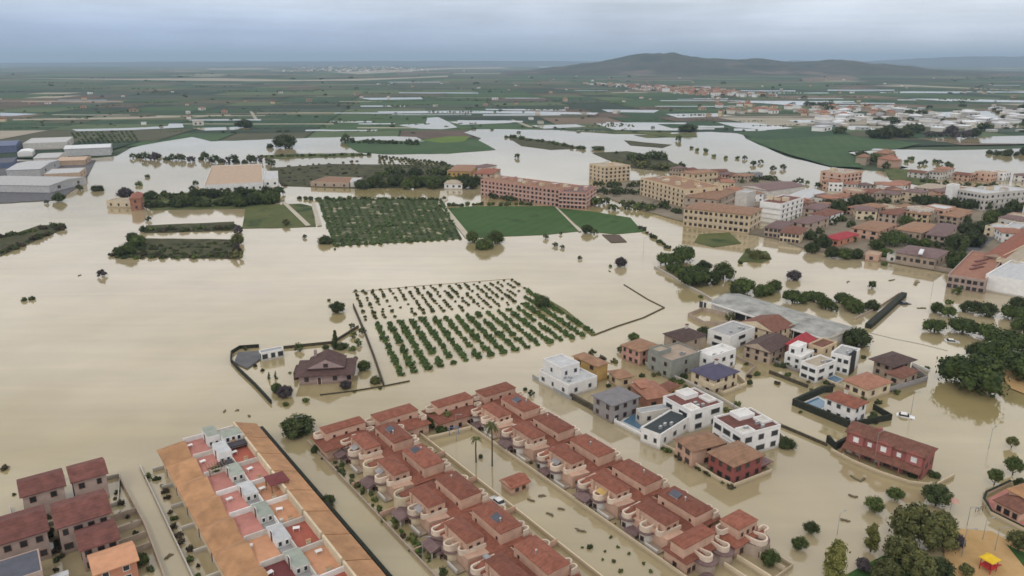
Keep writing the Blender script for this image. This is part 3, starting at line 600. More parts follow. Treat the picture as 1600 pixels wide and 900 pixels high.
# ================================================================== TWIN VILLAS with terracotta roofs (two parallel rows)
def arc(cx, cy, r, a0, a1, n=7): return [(cx + r * math.cos(R(a0 + (a1 - a0) * i / n)), cy + r * math.sin(R(a0 + (a1 - a0) * i / n))) for i in range(n + 1)]
VZ = -1.45; VS = (85 - 7.45 - VZ) / (85 - 7.45)
def villa(label, u, v, row, k, full=True, drum=False, carport=True, mirror_windows=True):
    p = UV(u, v) * VS; t = thing('twin_villa', label, 'villa', (p.x, p.y, VZ), TH, 'twin villas with terracotta roofs in two parallel rows')
    dh = random.uniform(-.12, .12); W1 = 4.7 + random.uniform(-.1, .1)
    b = MB(); b.prism([(-6.7, .4), (-2.2, -.4), (5.6, -.4), (5.6, 10.2), (1.5, 10.2), (1.5, 12.1), (-6.7, 12.1)], -1, 4.35, 'peach'); b.build('wall', t)
    b = MB(); b.hip(-2.0, -.4, 5.9, 10.1, 4.4, .95, 'tile_red', oh=.55, axis='y'); b.build('lower_roof', t)
    b = MB(); b.hip(-6.7, 9.2, .8, 12.3, 4.5, .7, 'tile_red', oh=.25, axis='x'); b.build('side_roof', t)
    b = MB(); b.box(0, 0, 4.4, W1, 9.3, 6.75 + dh, 'peach'); b.build('upper_storey', t)
    b = MB(); z = 6.75 + dh; b.box(-.12, -.12, z, W1 + .12, 9.42, z + .12, 'tile_red'); b.hip(0, 0, W1, 9.3, z + .13, .75, 'tile_red', oh=-.1, axis='y', inset=1.1); b.build('upper_roof', t)
    b = MB(); b.box(-6.0, 1.7, 4.4, -2.4, 9.2, 6.35 + dh, 'peach'); b.build('front_storey', t)
    b = MB(); z = 6.35 + dh; b.box(-6.12, 1.58, z, -2.28, 9.32, z + .12, 'tile_red'); b.hip(-6.0, 1.7, -2.4, 9.2, z + .13, .6, 'tile_red', oh=-.08, axis='y', inset=.9); b.build('front_roof', t)
    # curved terrace bays and the cream parapets that wind round them
    zt = 4.35
    if full:
        for yc, r, xe in ((10.35, 1.35, -7.3), (5.3, 1.35, -7.6)):
            if drum and yc > 8: continue
            o = [(-5.9, yc - r)] + [(-5.9, yc + r)] + arc(xe + .6, yc, r, 90, 270, 8)
            b = MB(); b.prism(o, -1, 3.75, 'cream_wall' if row == 'A' else 'offwhite'); bay = b.build('bay', t)
            oo = [(-5.8, yc - r - .4), (-5.8, yc + r + .4)] + arc(xe + .6, yc, r + .4, 90, 270, 8)
            b = MB(); b.prism(oo, 3.76, 4.0, 'tile_mauve'); b.prism(o, 4.0, 4.1, 'stucco_tan'); b.build('bay_roof', t)
            for ax in (115, 170):
                c_ = math.cos(R(ax + 20)); s__ = math.sin(R(ax + 20)); link('window', win_mesh(.8, 1.0, 'frame_brown'), t, (xe + .6 + r * c_, yc + r * s__, 2.2), R(ax + 20) + math.pi / 2)
        if not drum:
            b = MB(); b.ribbon([(-2.6, 11.4), (-4.4, 11.2)] + arc(-7.0, 10.35, .85, 90, 270) + [(-4.7, 9.5), (-4.6, 8.9), (-6.1, 8.4)], .36, 4.1, 5.0, 'curl_cream'); b.build('parapet', t)
        b = MB(); b.ribbon([(-6.1, 7.4), (-4.7, 7.3), (-4.6, 6.3), (-5.6, 6.2)] + arc(-7.4, 5.3, .9, 90, 270) + [(-5.2, 4.4), (-6.0, 3.5)] + arc(-6.3, 2.6, .7, 80, 280, 6) + [(-4.6, 1.6), (-2.2, 1.4)], .34, 4.1, 5.15, 'curl_cream'); b.build('parapet', t)
        b = MB(); b.box(-6.3, 8.0, 4.3, -6.02, 8.5, 6.2, 'peach'); b.build('pillar', t); b = MB(); b.box(-6.4, 3.1, 4.3, -6.02, 3.6, 5.9, 'peach'); b.build('pillar', t)
        b = MB(); b.box(-9.0, 6.3, 2.5, -6.75, 9.2, 2.7, 'tile_mauve'); b.box(-8.9, 6.4, -1, -8.7, 9.1, 2.5, 'stucco_tan'); b.build('porch', t)
        b = MB(); b.box(-8.6, 1.0, 1.6, -6.75, 4.2, 1.8, 'stucco_tan'); b.box(-8.6, 1.0, -1, -8.3, 4.2, 2.5, 'offwhite'); b.build('patio', t)
        if drum:
            b = MB(); b.prism([(-5.5, 9.0), (-5.5, 12.6)] + arc(-6.6, 10.8, 1.85, 90, 270, 9), -1, 4.1, 'cream_wall'); b.prism(arc(-6.4, 10.8, 1.5, 0, 345, 12), 4.1, 4.35, 'deck_green'); b.build('drum_terrace', t)
            b = MB(); b.ribbon([(-5.5, 12.5)] + arc(-6.6, 10.8, 1.7, 90, 270, 10) + [(-5.5, 9.1)], .3, 4.1, 5.2, 'cream_wall'); b.build('parapet', t)
    # scalloped parapets at the north-east balconies
    b = MB(); b.ribbon([(W1, 2.3)] + arc(W1 + 1.1, 1.75, .6, 90, -70, 6) + [(W1 + .35, .9)] + arc(W1 + .9, .15, .6, 110, -90, 6) + [(W1, -.5)], .28, 4.9, 5.95, 'curl_cream'); b.build('balcony_parapet', t)
    b = MB(); b.ribbon([(W1, 8.9)] + arc(W1 + .9, 7.9, .9, 80, -60, 6) + [(W1, 6.9)], .28, 4.9, 5.9, 'curl_cream'); b.build('balcony_parapet', t)
    b = MB(); b.box(W1, -.5, 4.2, W1 + 1.9, 9.4, 4.9, 'peach', 'stucco_tan'); b.build('balcony', t)
    for s_ in (1.2, 7.9): window(t, 'L', s_, 5.1, .5, .6, W1, 9.3, 'frame_brown')
    for s_ in (-5.2, -3.6): link('window', win_mesh(.7, .8, 'frame_brown'), t, (s_, 1.7, 4.9), 0)
    for s_, z in ((-5.6, 2.1), (-3.7, 2.1), (1.0, 2.4), (3.6, 2.4)): link('window', win_mesh(.8, 1.1, 'frame_brown'), t, (s_, .25 if s_ < -2 else -.4, z), 0)
    if carport:
        x0 = -10.0 if row == 'A' else -9.4; y0 = random.choice((7.2, 7.6)) if not drum else 6.2
        c = MB(); c.hip(x0, y0 - .4, x0 + 3.3, y0 + 2.9, 3.1, .55, 'tile_mauve', oh=.2, axis='y', gable=True)
        cc = c.build('carport_roof', t)
        for px_, py_ in ((x0 + .1, y0 - .3), (x0 + .1, y0 + 2.7)):
            b = MB(); b.box(px_, py_, -1, px_ + .25, py_ + .25, 3.05, 'offwhite'); b.build('post', t)
    if random.random() < .5: x_ = random.uniform(-5, -3.6); y_ = random.uniform(9.4, 10.5); b = MB(); b.box(x_, y_, 4.9, x_ + 1.0, y_ + 1.4, 5.35, random.choice(('offwhite', 'deck_grey', 'metal_grey'))); b.build('skylight', t)
    if random.random() < .5: b = MB(); q = random.uniform(3, 6); am = random.choice(('offwhite', 'ochre_wall', 'grey_wall', 'greygreen_wall')); b.poly([(-6.1, q, 5.6), (-6.1, q + 2.2, 5.6), (-7.3, q + 2.2, 5.1), (-7.3, q, 5.1)], am); b.poly([(-7.3, q, 5.05), (-7.3, q + 2.2, 5.05), (-6.1, q + 2.2, 5.55), (-6.1, q, 5.55)], am); b.build('awning', t)
    if random.random() < .45: b = MB(); q = random.uniform(1, 6); b.poly([(1.0, q, 7.35), (2.4, q, 7.85), (2.4, q + 2.2, 7.85), (1.0, q + 2.2, 7.35)], 'slate'); b.box(1.0, q, 7.0, 1.1, q + 2.2, 7.34, 'metal_grey'); b.build('solar_panel', t)
    b = MB(); cx = random.uniform(1.2, 3.2); cy = random.uniform(2, 7); b.cyl((cx, cy, 7.0), (cx, cy, 8.1), .14, .14, 'metal_grey', 6); b.cyl((cx, cy, 8.1), (cx, cy, 8.25), .22, .1, 'offwhite', 6); b.build('vent_pipe', t)
    return t
VA = [131.2, 118.2, 104.4, 91.4, 78.4, 65.2]; VB = [127.0, 114.2, 101.1, 87.9, 75.3]
for i, v in enumerate(VA):
    villa('terracotta twin villa with winding terraces, %s, left of the court' % nthe(i, len(VA)), 63.5, v, 'A', i, drum=i in (1, 2))
for i, v in enumerate(VB):
    villa('terracotta twin villa with winding terraces, %s, right of the court' % nthe(i, len(VB)), 94.9, v, 'B', i, carport=i in (1, 3))
# end villas turned across the rows
def end_villa(label, u, v, W, D, h=6.7, body=True, front=True, rm='tile_red'):
    p = UV(u, v) * VS; t = thing('end_villa', label, 'villa', (p.x, p.y, VZ), TH, None)
    b = MB(); b.box(-1.2, -3.2 if front else -.4, -1, W + 1.0, D + 1.0, 4.3, 'peach'); b.build('wall', t)
    b = MB(); b.hip(-1.4, -3.2 if front else -.6, W + 1.1, D + 1.1, 4.35, 1.0, rm, oh=.5, axis='x'); b.build('lower_roof', t)
    b = MB(); b.box(0, 0, 4.4, W, D, h, 'peach'); b.build('upper_storey', t)
    b = MB(); b.box(-.12, -.12, h, W + .12, D + .12, h + .12, rm); b.hip(0, 0, W, D, h + .13, .6, rm, oh=-.1, axis='x', inset=1.0); b.build('upper_roof', t)
    b = MB(); b.ribbon([(0, D)] + arc(-1.0, D - .9, .8, 90, 270, 6) + [(0, D - 1.8)], .28, 5.0, 6.0, 'curl_cream'); b.build('parapet', t); b = MB(); b.ribbon([(W, -.4)] + arc(W + .9, -.9, .7, 60, -110, 6) + [(W, -1.7)], .28, 4.5, 5.4, 'curl_cream'); b.build('parapet', t)
    for s_ in (W * .2, W * .5, W * .8): window(t, 'R', s_, 5.0, .6, .8, W, D, 'frame_brown')
    for s_ in (W * .15, W * .4, W * .65, W * .9): link('window', win_mesh(.9, 1.1, 'frame_brown'), t, (s_, -3.2 if front else -.4, 1.9), 0)
    return t
end_villa('terracotta villa turned across the far end of the orange-side row, beside the big round tree', 53.4, 143.9, 9.6, 3.4, front=True)
end_villa('terracotta villa at the far left of the flooded court behind the trees', 65.4, 142.3, 10.2, 4.2)
end_villa('terracotta villa at the head of the flooded court with a tree before it', 80.0, 140.4, 9.8, 3.8)
end_villa('highest terracotta villa at the far corner of the rows, facing the white cubic house', 92.2, 139.0, 9.3, 4.3)
end_villa('last terracotta villa at the street corner of the rows, small hipped top room', 97.9, 68.2, 5.3, 4.0, front=False)
# corner villa with the big curved terraces at the near end of row B
def corner_villa():
    p = UV(86.3, 69.6) * VS; t = thing('corner_villa', 'salmon corner villa with two S-shaped terraces at the near end of the court row', 'villa', (p.x, p.y, VZ), TH)
    b = MB(); b.box(0, 0, -1, 9.8, 5.0, 4.2, 'peach'); b.build('wall', t)
    b = MB(); b.hip(0, 0, 9.8, 5.0, 4.25, .8, 'tile_red', oh=.35, axis='x'); b.build('lower_roof', t)
    b = MB(); b.box(.2, .9, 4.4, 8.2, 3.9, 6.5, 'peach'); b.build('upper_storey', t)
    b = MB(); b.hip(.2, .9, 8.2, 3.9, 6.55, .7, 'tile_red', oh=.15, axis='x', inset=1.2); b.build('upper_roof', t)
    for cx in (4.1, 8.6):
        b = MB(); b.prism([(cx - 1.7, .2)] + arc(cx, -.9, 1.7, 180, 360, 8) + [(cx + 1.7, .2)], -1, 3.6, 'stucco_tan'); b.build('bay', t)
        b = MB(); b.prism([(cx - 2.0, .2)] + arc(cx, -.9, 2.0, 180, 360, 8) + [(cx + 2.0, .2)], 3.61, 3.9, 'tile_mauve'); b.build('bay_roof', t)
        b = MB(); b.ribbon([(cx - 1.0, .9), (cx - 1.0, -.8)] + arc(cx - .1, -1.0, .9, 180, 350, 7) + [(cx + .4, .1)] + arc(cx + .9, .8, .65, 220, 40, 6), .34, 3.95, 4.95, 'curl_cream'); b.build('parapet', t)
    for s_ in (.8, 2.0, 6.3): link('window', win_mesh(.8, 1.0, 'frame_brown'), t, (s_, 0, 1.9), 0)
    link('window', win_mesh(.9, 1.0, 'frame_brown'), t, (0, 2.5, 2.0), -math.pi / 2)
    b = MB(); b.hip(.6, -4.6, 3.2, -2.0, 2.3, .5, 'tile_mauve', oh=.2, axis='y'); b.build('carport_roof', t)
    for x in (.7, 2.9): b = MB(); b.box(x, -4.5, -1, x + .2, -4.3, 2.3, 'offwhite'); b.build('post', t)
    p = UV(99.0, 65.9) * VS; t = thing('corner_villa', 'last corner villa on the avenue with curled parapet over a round terrace', 'villa', (p.x, p.y, VZ), TH)
    b = MB(); b.prism([(0, 4.6), (5.6, 4.6)] + arc(3.0, 1.5, 2.5, 20, -180, 10), -1, 3.9, 'stucco_tan', 'tile_mauve'); b.build('wall', t)
    b = MB(); b.ribbon([(.8, 3.8), (1.2, .9)] + arc(2.6, .5, 1.3, 180, 370, 8) + [(3.2, 2.0)] + arc(3.6, 3.0, .7, 240, 40, 6), .34, 3.9, 4.9, 'curl_cream'); b.build('parapet', t)
    for a in (-120, -90, -55): link('window', win_mesh(.8, 1.0, 'frame_brown'), t, (3.0 + 2.46 * math.cos(R(a)), 1.5 + 2.46 * math.sin(R(a)), 1.7), R(a) + math.pi / 2)
corner_villa()
# garden walls, gates and dividers of the two rows
def uvfence(label, pts, **kw): return fence(label, [UV(u, v) for u, v in pts], px=False, **kw)
uvfence('low cream garden wall along the street opposite the orange-roofed block', [(52.9, 154.5), (52.8, 60)], h=.7, m='stucco_tan')
uvfence('low cream wall on the left side of the flooded court', [(75.6, 150.5), (75.6, 60)], h=1.0, m='cream_wall')
uvfence('low cream wall on the right side of the flooded court', [(87.3, 146), (87.2, 66)], h=1.0, m='cream_wall')
uvfence('cream wall closing the far end of the flooded court', [(76, 139), (87, 137.5)], h=1.1, m='cream_wall')
uvfence('cream garden wall of the twin villas along the avenue facing the modern houses', [(104.8, 146), (104.8, 96), (104.9, 61.5), (95, 61.0), (87.2, 63.5)], h=.9, m='cream_wall')
for i, v in enumerate([v_ - .9 for v_ in VA[:5]]):
    uvfence('garden divider wall by the street facing the orange block, %s' % nthe(i, 5), [(53, v), (57.5, v)], h=1.3, wd=.2, m='peach')
    uvfence('garden divider wall beside the left court wall, %s' % nthe(i, 5), [(69.5, v), (75.4, v)], h=1.5, wd=.2, m='peach')
for i, v in enumerate([v_ - .9 for v_ in VB]):
    uvfence('garden divider wall on the avenue side of the villas, %s' % nthe(i, 5), [(101, v), (104.6, v)], h=1.3, wd=.2, m='peach')
# small plants in the villa gardens
def garden_row(where, u, vs, kinds, rr=(.5, 1.3)):
    vs = list(vs); n = len(vs)
    for i, v in enumerate(vs):
        if random.random() < .12: continue
        p = UV(u + random.uniform(-.8, .8), v + random.uniform(-1, 1)); k = random.choice(kinds); r = random.uniform(*rr); shape, mt, word = KS[k]
        o = link('garden_shrub', crown(shape, mt, True, random.randrange(3)), None, (p.x, p.y, -.05), random.uniform(0, 6), (r, r, r * random.uniform(.8, 1.5)))
        tag(o, 'small %s, %s %s' % (word, nthe(i, n), where), 'bush')
garden_row('in the gardens facing the orange block', 54.3, [150 - 2.3 * i for i in range(36)], ['bush', 'bushdark', 'citrus', 'bushyellow'], (.7, 1.7))
garden_row('behind the left court wall', 73.2, [146 - 3.4 * i for i in range(22)], ['bush', 'bushdark', 'brownbush'], (.4, 1.1))
garden_row('behind the right court wall', 88.3, [144 - 4.6 * i for i in range(16)], ['bushdark', 'brownbush', 'bush'], (.3, .8))
garden_row('along the avenue hedge of the twin villas', 103.6, [146 - 2.7 * i for i in range(30)], ['bushdark', 'bush', 'brownbush'], (.35, .8))
# ---------- the flooded court
def kiosk():
    p = UV(78.2, 108.6); t = thing('kiosk', 'small kiosk with a terracotta hipped roof standing in the flooded court', 'kiosk', (p.x, p.y, 0), TH)
    b = MB(); b.box(0, 0, -1, 4.4, 3.6, 1.9, 'peach'); b.build('wall', t); b = MB(); b.hip(0, 0, 4.4, 3.6, 1.95, .9, 'tile_red', oh=.35, axis='x', gable=True, wall='peach'); b.build('roof', t)
    link('window', win_mesh(.9, .8, 'frame_brown'), t, (1.4, 0, .6)); link('window', win_mesh(.9, .8, 'frame_brown'), t, (3.1, 0, .6))
kiosk()
def palm(px, py, h, r, label):
    p = G(px, py); t = thing('palm_tree', label, 'palm', (p.x, p.y, 0), random.uniform(0, 6))
    b = MB(); b.cyl((0, 0, -.5), (.1, 0, h * .5), .2, .15, 'bark', 8); b.cyl((.1, 0, h * .5), (.05, .1, h), .15, .16, 'bark', 8); b.build('trunk', t)
    b = MB()
    for i in range(22):
        a = i * 2.399; up = random.uniform(-.1, .9); q0 = Vector((.05, .1, h)); d = Vector((math.cos(a), math.sin(a), 0)); sd_ = Vector((-d.y, d.x, 0)) * .22
        pts = [q0 + d * r * s_ + Vector((0, 0, r * (up * s_ - 1.0 * s_ * s_))) for s_ in (0, .35, .7, 1)]
        for k in range(3):
            w0, w1 = (.5, 1, .8, .1)[k], (.5, 1, .8, .1)[k + 1]
            b.poly([pts[k] - sd_ * w0, pts[k] + sd_ * w0, pts[k + 1] + sd_ * w1, pts[k + 1] - sd_ * w1], 'leaf_olive')
    b.build('crown', t)
palm(744, 722, 6.2, 1.4, 'slender palm standing alone in the flooded court beside a round bush')
palm(769, 728, 10.0, 2.0, 'tall palm nearest the kiosk in the flooded court')
palm(699, 668, 4, 1.2, 'short palm by the wall at the far end of the flooded court')
tree(752, 716, 5, 'bushdark', 'clipped round dark bush between two palms in the flooded court', hs=1.4)
cluster('at the far end of the court', [(680, 664, 13, 'round'), (690, 678, 9, 'round'), (672, 668, 8, 'dark'), (684, 700, 4, 'bush')])
cluster('on the island near the court', [(910, 856, 3, 'bush'), (922, 857, 7, 'bushdark'), (945, 862, 3, 'bush'), (954, 840, 4, 'bush'), (965, 855, 4, 'bush'), (958, 877, 5, 'bushdark'), (942, 875, 3, 'bush'), (982, 866, 4, 'bush'), (1006, 881, 4, 'bush'), (970, 893, 5, 'bushyellow'), (1017, 893, 5, 'bush')])
def lamp(px, py, h, label, arm=1.2, ball=False):
    p = G(px, py); t = thing('street_lamp', label, 'street lamp', (p.x, p.y, 0), random.uniform(-.5, .5))
    b = MB(); b.cyl((0, 0, -.5), (0, 0, h), .07, .04, 'metal_grey', 6); b.build('pole', t)
    if ball: b = MB(); b.cyl((0, 0, h), (0, 0, h + .45), .2, .26, 'metal_white', 8); b.build('lantern', t)
    else:
        b = MB(); b.cyl((0, 0, h), (arm, 0, h + .25), .05, .04, 'metal_grey', 5); b.build('arm', t); b = MB(); b.box(arm - .1, -.1, h + .2, arm + .4, .1, h + .3, 'metal_grey'); b.build('lantern', t)
for x, y, h, l in ((465, 682, 5, 'lamp post in front of the big round tree by the twin villas'), (661, 877, 5, 'white lamp post on the street corner beside the terracotta villas'), (713, 690, 7, 'thin lamp post in the middle of the flooded court'), (1500, 598, 6.5, 'white lamp post under the big umbrella pine'), (1308, 835, 4.5, 'double-armed lamp post in the wide flooded crossing'), (1146, 640, 6, 'lamp post between the modern villas and the open flood'),
        (1511, 821, 4, 'dark lamp post at the corner of the orange playground'), (1535, 845, 4.5, 'thin lamp post on the orange playground edge'), (1554, 862, 5, 'tall thin lamp post in the middle of the playground'), (1502, 872, 6, 'lamp post next to the playground trees'), (76, 328, 9, 'lone pole standing in the flooded field below the grey sheds'), (1005, 398, 8, 'thin pole in the flood left of the pine grove'), (1455, 462, 7, 'lamp post on the flooded avenue below the town'), (1423, 648, 6, 'lamp post beside the flooded parked car'), (1365, 728, 8, 'tall pole before the maroon row houses'), (1545, 700, 5, 'lamp post at the far edge of the crossing')):
    lamp(x, y, h, l)
def swing():
    p = G(702, 680); t = thing('climbing_swing', 'small blue playground frame standing in the flooded court', 'play frame', (p.x, p.y, 0), .4)
    b = MB()
    for x in (0, 2.2):
        b.cyl((x, -.6, -.5), (x, 0, 1.9), .07, .07, 'blue_plastic', 6); b.cyl((x, .6, -.5), (x, 0, 1.9), .07, .07, 'blue_plastic', 6)
    b.cyl((0, 0, 1.9), (2.2, 0, 1.9), .07, .07, 'blue_plastic', 6); b.build('frame', t)
    b = MB(); b.box(.8, -.15, .5, 1.4, .15, .58, 'black_metal'); b.box(.8, -.02, .58, .84, .02, 1.9, 'metal_grey'); b.box(1.36, -.02, .58, 1.4, .02, 1.9, 'metal_grey'); b.build('seat', t)
swing()
def car(px, py, rz, body, label, van=False, depth=.55):
    p = G(px, py, 0); t = thing('white_van' if van else 'parked_car', label, 'van' if van else 'car', (p.x, p.y, -depth), rz)
    Lc, hc, top = (4.8, 1.3, 2.3) if van else (4.2, .85, 1.4)
    prof = [(-Lc / 2, .3), (-Lc / 2, hc * .95), (-Lc / 2 + .15, hc), (Lc / 2 - (.5 if van else .9), hc), (Lc / 2 - .05, hc * .8), (Lc / 2, .3)]
    def ext(b, pr, w0, w1, m):
        n = len(pr); i = len(b.v); b.v += [(x, -w0 / 2, z) for x, z in pr] + [(x, w0 / 2, z) for x, z in pr]; k = b.mi(m)
        b.f.append(tuple(i + j for j in range(n))); b.m.append(k); b.f.append(tuple(i + n + n - 1 - j for j in range(n))); b.m.append(k)
        for j in range(n): q = (j + 1) % n; b.f.append((i + j, i + n + j, i + n + q, i + q)); b.m.append(k)
    b = MB(); ext(b, prof, 1.75, 1.75, body); b.build('body', t)
    x0, x1 = (-Lc / 2 + .1, Lc / 2 - .9) if van else (-Lc / 2 + .5, Lc / 2 - 1.3)
    b = MB(); ext(b, [(x0, hc), (x0 + (.1 if van else .45), top - .06), (x1 - .5, top - .06), (x1, hc)], 1.6, 1.5, 'glass_dark'); b.build('window_band', t)
    b = MB(); ext(b, [(x0 + (.05 if van else .42), top - .08), (x0 + (.15 if van else .5), top), (x1 - .55, top), (x1 - .45, top - .08)], 1.64, 1.5, body); b.build('roof', t)
    for x in (-Lc / 2 + .8, Lc / 2 - .8):
        for y in (-.8, .8):
            b = MB(); b.cyl((x, y - .1, .32), (x, y + .1, .32), .33, .33, 'tyre', 10); b.build('wheel', t)
car(1353, 537, 1.3, 'car_white', 'white van stopped in the water beside the round tree and long grey roof', van=True, depth=.2)
car(1415, 651, -.5, 'car_white', 'white car half sunk in the flood right of the walled white villa'); car(1488, 534, -.3, 'car_white', 'white car on the flooded avenue in front of the park pines')
car(1414, 475, .2, 'car_dark', 'dark car afloat at the end of the long dark wall'); car(778, 783, 2.2, 'car_white', 'white car parked in a garden by the left court wall')
 
def debris(px, py, l, label):
    p = G(px, py); b = MB(); n = 5
    for i in range(n): a = random.uniform(-.4, .4); x = random.uniform(-l / 2, l / 2) * .5; b.box(x - l * .3, -.12 + i * .06, -.05, x + l * .3, .1 + i * .06, .12 + .05 * i, 'debris', rot=a, org=(x, 0))
    o = b.build('floating_debris'); o.location = p; o.rotation_euler = (0, 0, random.uniform(0, 3)); tag(o, label, 'debris', 'dark debris drifting on the flood')
for x, y, l in ((831, 782, 2), (847, 776, 2), (858, 803, 2.2), (876, 795, 1.8), (907, 829, 2.4), (266, 869, 2.2), (1335, 776, 2.4), (1337, 748, 3), (1350, 750, 2), (1395, 438, 4), (1432, 444, 9), (352, 643, 1.5), (370, 642, 1), (390, 650, 1.5), (124, 431, 2), (905, 403, 3), (953, 424, 2), (1325, 441, 3), (1510, 452, 4), (1440, 482, 3), (1320, 813, 2), (640, 760, .1)):
    if l > .5: debris(x, y, l, 'dark scrap of debris drifting on the brown flood water')

# ================================================================== ORANGE-ROOFED TERRACE BLOCK
def orange_unit(label, v, k):
    p = UV(21.5, v); t = thing('terraced_house', label, 'house', (p.x, p.y, 0), TH, 'orange-roofed terraced houses back to back')
    P = 8.7
    b = MB(); b.box(1.6, .05, -1, 19.6, P - .05, 4.6, 'cream_wall'); b.build('wall', t)
    # left roof: gable running across, hipped at the outer end
    b = MB(); z0, zr = 4.65, 6.35; x0, x1 = .8, 6.2; y0, y1 = .0, P; ym = P * .62
    b.poly([(x0, y0, z0), (x1, y0, z0), (x1, ym, zr), (x0 + 2.2, ym, zr)], 'tile_orange'); b.poly([(x1, y1, z0 + .5), (x0, y1, z0), (x0 + 2.2, ym, zr), (x1, ym, zr)], 'tile_orange'); b.poly([(x0, y1, z0), (x0, y0, z0), (x0 + 2.2, ym, zr)], 'tile_orange')
    b.box(x0, y0 + .02, z0 - .2, x1, y1 - .02, z0 - .01, 'tile_orange'); b.poly([(x1, y0, z0 - .1), (x1, y1, z0 - .1), (x1, ym, zr)], 'cream_wall'); b.build('left_roof', t)
    tp = ['terr_pink', 'terr_pink', 'terr_pink', 'terr_pink', 'terr_pink', 'terr_orange', 'canopy_maroon', 'terr_pink'][k]
    tq = ['terr_pink', 'terr_red', 'terr_pink', 'terr_orange', 'terr_orange', 'terr_red', 'terr_orange', 'terr_red'][k]
    b = MB(); b.box(6.0, .25, 4.6, 10.2, P - .15, 4.85, tp); b.build('left_terrace', t)
    b = MB(); b.box(12.8, .25, 4.6, 17.2, P - .15, 4.9, tq); b.build('right_terrace', t)
    pw = ['white_wall', 'offwhite', 'offwhite', 'white_wall'][k % 4]
    b = MB(); b.box(6.2, P - .6, 4.7, 10.2, P - .35, 5.9, pw); b.build('parapet', t)
    b = MB(); b.box(12.7, P - .7, 4.7, 17.1, P - .45, 5.9, pw); b.build('parapet', t)
    b = MB(); b.box(17.0, .6, 4.7, 17.4, P - .2, 6.6, 'cream_wall'); b.build('parapet', t)
    # central stair tower / light well
    cm = 'white_wall' if k in (0, 1, 5) else 'offwhite'
    h = 7.2 if k in (0, 1) else 6.1
    b = MB(); b.box(10.2, 3.2, 4.5, 12.8, P - .4, h, cm, 'deck_pale' if k % 2 else 'deck_green'); b.build('stair_tower', t)
    b = MB(); b.ribbon([(10.3, .3), (12.7, .3), (12.7, 3.1)], .22, 4.6, 5.7, pw); b.build('light_well', t)
    b = MB(); b.box(10.4, .5, 4.5, 12.5, 3.1, 4.72, 'deck_grey'); b.build('well_floor', t)
    for s_ in (10.8, 12.0): link('window', win_mesh(.7, 1.0, 'frame_white'), t, (s_, 3.2, 4.9), 0)
    link('door', door_mesh(), t, (10.2, 5.6, 4.85), -math.pi / 2)
    # right roof: falls towards the street
    b = MB(); x0, x1 = 17.4, 22.2; za, zb = 6.5, 4.7
    b.poly([(x0, -.03, za), (x1, -.03, zb), (x1, P - .3, zb), (x0, P - .3, za)], 'tile_orange'); b.poly([(x0, P - .3, za), (x1, P - .3, zb), (x1, P - .03, zb - .35), (x0, P - .03, za - .35)], 'tile_orange')
    b.poly([(x1, -.03, zb - .2), (x0, -.03, za - .2), (x0, -.03, za), (x1, -.03, zb)][::-1], 'tile_orange'); b.poly([(x1, -.03, zb - .2), (x1, P, zb - .2), (x1, P - .3, zb), (x1, -.03, zb)], 'tile_orange'); b.poly([(x0, -.03, za), (x0, P - .03, za), (x0, P - .03, 4.6), (x0, -.03, 4.6)], 'cream_wall'); b.build('right_roof', t)
    b = MB(); b.box(14.5, .4, 5.0, 15.2, .8, 6.0, 'cream_wall'); b.box(14.4, .35, 6.0, 15.3, .85, 6.15, 'tile_orange'); b.build('chimney', t)
    for y in (2.2, 5.8): link('window', win_mesh(1.1, 1.2, 'frame_brown'), t, (1.6, y, 2.0), -math.pi / 2)
    link('door', door_mesh(), t, (1.6, 4.1, 0), -math.pi / 2)
    b = MB(); b.box(-.6, P - .5, -1, 1.6, P - .2, .9, 'offwhite'); b.build('side_wall', t)
    if k == 1:
        b = MB(); b.box(7.0, .2, 5.9, 11.0, .5, 6.15, 'wood')
        for q in range(7): b.box(7.0 + q * .6, -1.2, 6.15, 7.1 + q * .6, 2.0, 6.25, 'wood')
        for q in (7.1, 10.8): b.box(q, -1.1, 4.8, q + .15, -.95, 6.15, 'wood')
        b.build('pergola', t)
        link('climbing_plant', crown('bush', 'leaf', True, 1), t, (8.8, .2, 5.2), 0, (2.3, 1.4, 1.2))
    if k in (0,): b = MB(); b.box(12.9, 1.0, 5.6, 17.0, 4.8, 7.0, 'white_wall', 'deck_green'); b.build('roof_room', t); [link('window', win_mesh(.8, 1.1), t, (x, 1.0, 5.8), 0) for x in (13.8, 15, 16.2)]
    if k in (1,): b = MB(); b.box(12.8, 6.4, 5.9, 17.6, 8.6, 6.15, 'canopy_dark'); b.build('canopy', t); b = MB(); b.box(9.2, -.2, 6.0, 12.2, 1.6, 6.15, 'canopy_dark'); b.build('canopy', t)
    if k == 3: b = MB(); b.hip(15.0, 2.6, 18.6, 6.6, 6.9, .6, 'canopy_maroon', oh=.1); b.build('canopy', t); [link('canopy_post', MATPOST(), t, (x, y, 4.8)) for x, y in ((15.2, 2.8), (18.4, 2.8), (15.2, 6.4))]
    if k == 4: b = MB(); b.box(13.0, 0.6, 4.9, 13.6, 1.2, 5.9, 'offwhite'); b.build('chimney', t)
    return t
_mp = []
def MATPOST():
    if not _mp: b = MB(); b.box(-.08, -.08, 0, .08, .08, 2.05, 'wood'); _mp.append(b.mesh('canopy_post'))
    return _mp[0]
OV = [153.3 - 8.7 * i for i in range(8)]
for i, v in enumerate(OV): orange_unit('terraced house with orange tile roofs and walled roof terraces, %s' % nthe(i, 8), v, i)
for i_, u_ in enumerate((95.1, 98.6, 102.5)): uvfence('cream wall running out to the avenue at the near villa corner, %s' % nth(i_, 3), [(u_, 68.5), (u_, 61.5)], h=1.3, wd=.25, m='cream_wall')
